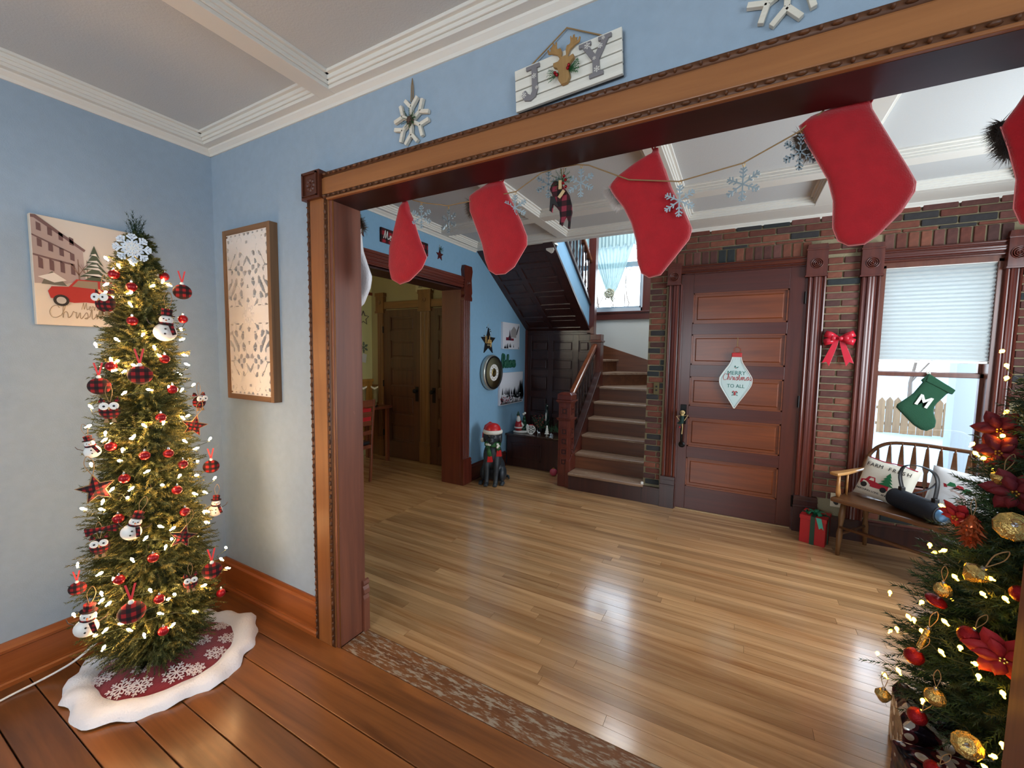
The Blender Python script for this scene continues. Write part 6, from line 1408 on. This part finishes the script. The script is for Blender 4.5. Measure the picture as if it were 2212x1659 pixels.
pprint(p2, 'printed_windscreen', [(-.12, .135), (-.10, .165), (-.05, .172), (-.02, .155), (-.01, .13)], LIN2, .0025)
for k, (x, z) in enumerate(((-.11, .20), (-.07, .215), (-.03, .205), (.01, .195))): pprint(p2, 'printed_greenery', [(x-.025, z-.012), (x+.025, z-.006), (x+.015, z+.014), (x-.01, z+.018)], mat('print_green', (30, 110, 66), .8) if k % 2 else TRK, .003)
for x in (-.13, .03): MB().lathe([(.022, 0), (.022, -.0012), (1e-6, -.0014)], 14, (x, py(x, .06)-.002, .06), 'y').build('printed_wheel', mat('print_grey', (120, 120, 124), .9), p2)
NV = mat('navy_speaker_mesh', (22, 30, 42), .75, bump=.8, bscale=400)
spk = thing('portable_speaker', 'dark blue cylindrical portable speaker with a carry strap on the bench', 'speaker', local(.43, .10, .505), -1.12, scale=1.22)
MB().lathe([(.040, -.145), (.052, -.142), (.055, -.11), (.055, .11), (.052, .142), (.046, .145), (.044, .138), (1e-6, .138)], 28, (0, 0, 0), 'x').build('body', NV, spk, smooth=True)
MB().lathe([(.040, .139), (.036, .146), (.014, .147), (1e-6, .150)], 24, (0, 0, 0), 'x').build('end_radiator', mat('blue_grey_metal', (88, 124, 156), .25, metal=.6), spk, smooth=True)
MB().lathe([(.050, .140), (.053, .146), (.046, .149), (.043, .142)], 24, (0, 0, 0), 'x').build('end_ring', BLK, spk, smooth=True)
for x in (-.10, .10): MB().box(x-.012, x+.012, -.012, .012, .05, .075).build('strap_lug', BLK, spk, bevel=.003)
def strap(pts, w=.011):
    q = spline(pts, 6); mb = MB()
    for v in q: mb.v += [(v.x, v.y-w, v.z), (v.x, v.y+w, v.z)]
    mb.f = [(2*i, 2*i+2, 2*i+3, 2*i+1) for i in range(len(q)-1)]; return mb
ob = strap([(-.10, 0, .07), (-.13, .01, .13), (-.12, .02, .19), (-.05, .03, .215), (.04, .03, .205), (.085, .02, .16), (.10, 0, .07)]).build('strap', BLK, spk, smooth=True); q = ob.modifiers.new('t', 'SOLIDIFY'); q.thickness = .003
ob = strap([(.085, .02, .16), (.06, .015, .12), (.02, .0, .085), (-.02, 0, .062)], .008).build('strap_end', mat('grey_strap', (110, 120, 132), .6), spk, smooth=True); q = ob.modifiers.new('t', 'SOLIDIFY'); q.thickness = .003
gb = thing('gift_box', 'red gift box with a green ribbon on the floor left of the bench', 'gift', (.612, 4.085, 0), -.30)
MB().box(-.085, .085, -.10, .10, 0, .195).build('box', mat('red_gift_paper', (176, 24, 30), .45), gb, bevel=.003)
MB().box(-.09, .09, -.105, .105, .195, .225).build('lid', mat('red_gift_paper', (176, 24, 30), .45), gb, bevel=.003)
MB().box(-.015, .015, -.107, .107, .0, .227).build('ribbon_band', mat('dark_green_ribbon', (20, 60, 40), .5), gb); MB().box(-.092, .092, -.015, .015, 0, .227).build('ribbon_band', mat('dark_green_ribbon', (20, 60, 40), .5), gb)
for k in range(5):
    a = k*1.25+.3; ob = ribbon_loop(gb, 0, .07, .03, 0).xf(Matrix.Translation((0, 0, .228)) @ Matrix.Rotation(a, 4, 'Z')).build('bow_loop', GREEN, gb, smooth=True); q = ob.modifiers.new('t', 'SOLIDIFY'); q.thickness = .0015
MB().prism([(.02, .228), (.055, .228), (.075, .14), (.06, .155), (.045, .14)], -.112, -.109).build('ribbon_tail', mat('teal_ribbon', (70, 170, 150), .4), gb)

# ------------------------------------------------------------------ dining room things
dc = thing('dining_chair', 'brown ladder-back dining chair seen through the dining opening', 'chair', (-3.76, 3.095, 0), -PI/2)
CHW = wood('chair_wood', (96, 46, 28), (132, 70, 44), 'z', .3, grain=14, coat=.2)
for s in (-1, 1):
    mb = MB().tube([(s*.215, .10, 0), (s*.215, .125, .25), (s*.215, .13, .45), (s*.215, .15, .72), (s*.215, .175, .96)], .019, 4); mb.build('back_post', CHW, dc, bevel=.003)
    MB().box(s*.205-.018, s*.205+.018, -.285, -.25, 0, .43).build('leg', CHW, dc, bevel=.003)
MB().box(-.225, .225, -.29, .14, .40, .44).build('seat_frame', CHW, dc, bevel=.003); MB().box(-.215, .215, -.285, .12, .44, .475).build('seat_cushion', BLK, dc, bevel=.012)
for z, h, y_ in ((.88, .075, .168), (.765, .055, .158), (.665, .05, .150), (.56, .045, .142)): MB().box(-.20, .20, y_-.010, y_+.010, z, z+h).build('back_slat', wood('chair_wood_x', (96, 46, 28), (132, 70, 44), 'x', .3, grain=14, coat=.2), dc, bevel=.004)
dt = thing('side_table', 'dark wooden table behind the dining chair carrying the boots', 'table', (-4.36, 3.75, 0))
MB().box(-.24, .22, -.42, .40, .73, .76).build('table_top', CHW, dt, bevel=.004)
for sx in (-.20, .18):
    for sy in (-.36, .34): MB().box(sx-.02, sx+.02, sy-.02, sy+.02, 0, .73).build('leg', CHW, dt)
MB().box(-.20, .226, -.30, .02, .758, .764).box(.220, .228, -.30, .02, .56, .764).build('red_runner', mat('red_cloth', (190, 30, 36), .9), dt)
BOOT = mat('boot_leather', (120, 104, 60), .6, var=.3, bscale=60)
bt = thing('boot_figurine', '', 'boot', group='pair of boots on the table')
blob(MB().tube([(0, 0, .05), (0, 0, .14), (0, 0, .26)], [.032, .036, .044], 12).ball((0, -.05, .03), .034, 12, 8, (.85, 1.7, .85)), 'boot', BOOT, bt, .006)
MB().prism([(-.044, .25), (.0, .225), (.044, .25), (.05, .275), (.0, .25), (-.05, .275)], -.046, -.040).build('scalloped_top', mat('boot_cream', (200, 190, 170), .6), bt); MB().box(-.026, .026, -.105, .03, 0, .010).build('sole', BLK, bt)
used = [False]
place(bt, used, (-4.40, 3.88, .762), .9, 'tall tan cowboy boot on the dining table, left one of the pair'); place(bt, used, (-4.28, 3.98, .762), .6, 'tall tan cowboy boot on the dining table, right one of the pair')
ts = thing('twig_star', 'twig star hanging on the cream dining wall', 'star decoration', (-4.655, 4.12, 1.96), RZ)
poly = starpoly(.10, .045); MB().tube([(x, -.006, z) for x, z in poly+poly[:1]], .006, 5).build('star', BARK, ts)
hc = thing('white_snowflake_hanging', 'white and green snowflake hanging below the twig star on cream wall', 'ornament', (-4.655, 4.12, 1.55), RZ)
mb = MB(); arms(mb, .08, .010, -.008, -.002); mb.build('flake', mat('grey_green_paint', (128, 138, 116), .7), hc); MB().prism([(-.05, -.2), (.03, -.22), (.05, -.10), (-.02, -.08)], -.01, -.004).build('white_tag', WHT, hc)
ws = thing('wall_plaque', 'cream lettered plaque hanging above the dining room doors', 'sign', (-3.66, 4.268, 2.385))
MB().box(-.15, .15, -.016, -.002, -.09, .09).build('board', mat('plaque_cream', (176, 160, 122), .8), ws, bevel=.004)
for k, t in enumerate(('Bless', 'this house')): text(t, .05, BLK, ws, 0, .01-.055*k, -.017, ext=.0005, shear=.3)

# ------------------------------------------------------------------ right tree
TR = [(.2, .30), (.3, .42), (.5, .40), (.8, .32), (1.1, .225), (1.4, .125), (1.66, .01)]; AR = (.95, 1.95)
tb = thing('christmas_tree', 'full green Christmas tree with red poinsettias at the right edge', 'Christmas tree', (AR[0], AR[1], 0))
MB().tube([(0, 0, 0), (0, 0, 1.6)], [.022, .012], 8).build('trunk', BARK, tb)
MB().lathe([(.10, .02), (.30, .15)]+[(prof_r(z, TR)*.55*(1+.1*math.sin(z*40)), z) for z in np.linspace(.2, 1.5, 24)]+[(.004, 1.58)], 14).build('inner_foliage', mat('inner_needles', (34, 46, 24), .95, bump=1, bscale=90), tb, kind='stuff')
mb = MB()
for k in range(4): a = k*PI/2+.6; mb.tube([(0, 0, .12), (.2*math.cos(a), .2*math.sin(a), .02)], .010, 6)
mb.build('stand', BLACK, tb)
needles(tb, TR, .24, 1.66, 4600, 54, .034, .0021, .14, 8, [NEEDLE2, mat('pine_needle_mid', (44, 74, 34), .65), NEEDLE2])
RB = [(.804,2.007,1.53),(.817,2.004,1.482),(.82,2.005,1.44),(.763,2.029,1.203),(.76,1.99,1.178),(.756,1.935,1.175),(.778,1.942,1.241),(.786,1.919,1.257),(.647,1.935,.851),(.66,1.877,.862),(.666,1.812,.807),(.716,1.756,.847),(.701,1.749,.798),(.611,1.854,.679),(.588,1.872,.608),(.595,1.851,.613),(.567,1.891,.544),(.603,1.814,.6),(.64,1.778,.669),(.658,1.729,.624),(.629,1.753,.581),(.678,1.698,.604),(.54,1.957,.395),(.562,1.832,.43),(.543,1.883,.367),(.714,1.65,.566),(.596,1.747,.407),(.681,1.684,.576),(.732,1.721,.81),(.699,1.626,.391),(.688,1.629,.347),(.711,1.623,.435)]
for k in range(40):
    z = .3+1.15*(k+.5)/40; a = k*2.4; R = prof_r(z, TR)
    if math.cos(a-(-2.2)) < .3: RB.append((AR[0]+R*math.cos(a), AR[1]+R*math.sin(a), z))
string_lights('string_lights', 'warm white string lights on the full tree at the right edge', AR, RB, None, .03, .0066, BULB2)
PTL = mat('poinsettia_red', (168, 24, 32), .7, bump=.5, bscale=90); PTD = mat('poinsettia_dark', (104, 14, 28), .7, bump=.5, bscale=90)
def poinsettia(label, loc, R, m, rz=-.4, rx=.2):
    o = thing('poinsettia', label, 'artificial flower', loc, rz, group='poinsettias on the right-hand tree'); o.rotation_euler = (rx, 0, rz)
    for ring, (n_, r_, t_) in enumerate(((6, R, -.004), (5, R*.72, -.018))):
        for k in range(n_):
            a = 2*PI*k/n_+ring*.5; mb = MB(); L = r_; w_ = r_*.30; S_ = [(0, 0), (.25, .6), (.5, 1), (.75, .75), (1, 0)]
            for t, ww in S_: mb.v += [(t*L, t_-.02*math.sin(t*2.6)*R*10*.1, -ww*w_), (t*L, t_-.004-.03*math.sin(t*2.6)*R*10*.12, 0), (t*L, t_-.02*math.sin(t*2.6)*R*10*.1, ww*w_)]
            mb.f = [(3*i+j, 3*i+3+j, 3*i+4+j, 3*i+1+j) for i in range(4) for j in range(2)]
            mb.xf(Matrix.Rotation(a, 4, 'Y')); ob = mb.build('petal', m, o, smooth=True); q = ob.modifiers.new('t', 'SOLIDIFY'); q.thickness = .001
    for k in range(5): a = k*1.26; MB().ball((.007*math.cos(a), -.024, .007*math.sin(a)), .0035, 6, 5).build('stamen', GOLD, o)
    return o
def rp(p, d): return tuple(outp(p, AR, d))
poinsettia('dark red poinsettia high on the right tree against the window casing', rp((.791,2.019,1.27), .02), .07, PTD)
poinsettia('dark red poinsettia on the right tree just above the gold disc', rp((.775,1.859,1.10), .02), .078, PTD)
poinsettia('red poinsettia on the right tree beside the copper pine cone', rp((.689,1.946,.985), .05), .058, PTL, -.9, .5)
poinsettia('large bright red poinsettia low on the right tree near the post', rp((.714,1.685,.666), .04), .085, PTL)
poinsettia('dark red poinsettia just below the highest one on the right tree', rp((.775,1.96,1.205), .03), .065, PTD, -.6)
pcn = thing('pine_cone_ornament', 'glossy copper pine cone hanging on the right tree near the bench', 'ornament', rp((.695,1.882,.955), .05), -.4)
COP = mat('copper_glass', (176, 84, 44), .2, metal=.7)
for k in range(7):
    mb = MB(); r_ = .036*math.sin(PI*(k+1.2)/8.6); z = .042-.014*k
    for j in range(9): a = 2*PI*j/9+k*.35; mb.prism([(0, 0), (.010, .003), (.0, .016), (-.010, .003)], 0, .002)
    mb = MB()
    for j in range(9):
        a = 2*PI*j/9+k*.35; c, s = math.cos(a), math.sin(a); mb.add([(c*r_*.5-s*.010, s*r_*.5+c*.010, z), (c*r_*.5+s*.010, s*r_*.5-c*.010, z), (c*r_*1.15, s*r_*1.15, z-.012), (c*r_*.4, s*r_*.4, z+.010)], [(0, 1, 2), (0, 2, 3), (1, 3, 2), (0, 3, 1)])
    ob = mb.build('scale_ring', COP, pcn); ob['kind'] = 'stuff'
MB().ball((0, 0, 0), .024, 10, 8, (1, 1, 1.9)).build('core', COP, pcn, smooth=True)
loop(pcn, .06, .006, TWINE, .045)
GG = mat('gold_mercury_glass', (206, 176, 104), .15, metal=.85, bump=1, bscale=140)
def gold_orn(name, label, loc, prof, ax='z', rot=(0, 0, 0), m=GG, group='gold glass ornaments on the right tree'):
    o = thing(name, label, 'ornament', loc, group=group); o.rotation_euler = rot
    MB().lathe(prof, 10 if m is GG else 16).build('body', m, o, smooth=m is not GG); top = prof[-1][1]
    MB().lathe([(.006, top-.002), (.006, top+.006), (1e-6, top+.008)], 8).build('cap', CHROME, o); loop(o, .06, .009, TWINE, top+.006, .0013); return o
disc = [(1e-6, -.018), (.02, -.016), (.034, -.006), (.036, 0), (.034, .006), (.02, .016), (.004, .018)]
dia = [(1e-6, -.030), (.012, -.020), (.024, .0), (.024, .006), (.012, .018), (.005, .020)]
balp = [(1e-6, -.028)]+[(.028*math.sin(PI*(i+1)/8), -.028*math.cos(PI*(i+1)/8)) for i in range(6)]+[(.004, .028)]
gold_orn('gold_disc_ornament', 'large faceted gold disc at the right edge beside dark poinsettia', rp((.753,1.799,1.013), .06), disc, rot=(1.1, .2, -.4)).scale = (1.2,)*3
gold_orn('gold_diamond_ornament', 'silver-gold glass diamond above the pair of bright bulbs, right tree', rp((.686,1.804,.851), .06), dia, rot=(.3, .5, 0)).scale = (1.3,)*3
gold_orn('gold_ball_ornament', 'pale gold glass ball just above the flat red ornament, right tree', rp((.633,1.853,.754), .05), balp).scale = (.85,)*3
gold_orn('gold_diamond_ornament', 'small gold diamond hanging out at the left tip of right tree', rp((.532,1.943,.312), .10), dia)
gold_orn('gold_ball_ornament', 'ribbed gold glass ball low on the right tree', rp((.602,1.745,.453), .05), balp).scale = (.95,)*3
gold_orn('gold_disc_ornament', 'faceted gold disc hanging low near the right post', rp((.655,1.672,.432-.05), .05), disc, rot=(1.0, -.3, -.2))
gs_ = gold_orn('cinnamon_ornament', 'gold stick bundle ornament at left side of the right tree', rp((.592,1.833,.589), .05), [(1e-6, -.04), (.008, -.038), (.009, .03), (.004, .034)], rot=(0, .25, 0))
gold_orn('gold_diamond_ornament', 'gold glass teardrop tucked under the upper bright bulbs, right tree', rp((.756,1.90,1.13), .05), dia, rot=(.2, .2, 0))
for p, l, pf, sc_ in [((.62,1.857,.711), 'flat red glitter ornament above the gold stick bundle, right tree', disc, .8), ((.663,1.746,.674), 'red glitter ball in the middle of the right tree', balp, .95), ((.572,1.835,.516), 'dark red glass ornament at left side of the right tree', balp, .95), ((.574,1.775,.353), 'red glass ornament low left on the right tree', balp, .9), ((.749,1.722,.842), 'red glitter ball at the right edge above the large poinsettia', balp, .8), ((.60,1.70,.25), 'red glitter ball at the bottom edge over the foil gifts', balp, .9)]:
    o = gold_orn('red_glitter_ornament', l, rp(p, .05), pf, m=REDGL, rot=(.2, .3, 0), group='red glitter ornaments on the right tree'); o.scale = (sc_,)*3
# foil gifts below the right tree
def foil():
    m, n, l, b = nodes_of('patterned_foil'); t = n.new('ShaderNodeTexCoord'); v = n.new('ShaderNodeTexVoronoi'); v.inputs['Scale'].default_value = 22; l.new(t.outputs['Object'], v.inputs['Vector'])
    cr = n.new('ShaderNodeValToRGB'); e = cr.color_ramp.elements; cr.color_ramp.interpolation = 'CONSTANT'; e[0].color = lin((226, 226, 220)); e[1].position = .42; e[1].color = lin((84, 40, 48)); k = e.new(.6); k.color = lin((30, 24, 34))
    l.new(v.outputs['Distance'], cr.inputs[0]); l.new(cr.outputs[0], b.inputs['Base Color']); b.inputs['Roughness'].default_value = .2; b.inputs['Metallic'].default_value = .55
    z = n.new('ShaderNodeTexNoise'); z.inputs['Scale'].default_value = 14; l.new(t.outputs['Object'], z.inputs['Vector']); bp = n.new('ShaderNodeBump'); bp.inputs['Strength'].default_value = .8; bp.inputs['Distance'].default_value = .02; l.new(z.outputs[0], bp.inputs['Height']); l.new(bp.outputs[0], b.inputs['Normal']); return m
FOIL = foil()
g1 = thing('foil_gift', 'foil-wrapped gift with white dots on plum paper nearest the bottom edge', 'gift', (.665, 1.715, 0), .12, group='foil gifts under the right tree')
MB().box(-.13, .13, -.10, .10, 0, .20).build('box', FOIL, g1, bevel=.006); MB().box(-.012, .012, -.102, .102, -.0, .203).build('ribbon_band', mat('silver_ribbon', (220, 224, 236), .15, metal=.7), g1)
g2 = thing('foil_gift', 'foil-wrapped gift with folded corner standing just behind the first one', 'gift', (.735, 1.97, 0), -.1, group='foil gifts under the right tree')
MB().box(-.15, .15, -.11, .11, 0, .20).build('box', FOIL, g2, bevel=.006); MB().prism([(-.15, .20), (-.05, .20), (-.13, .235)], -.11, .11).build('folded_flap', FOIL, g2)
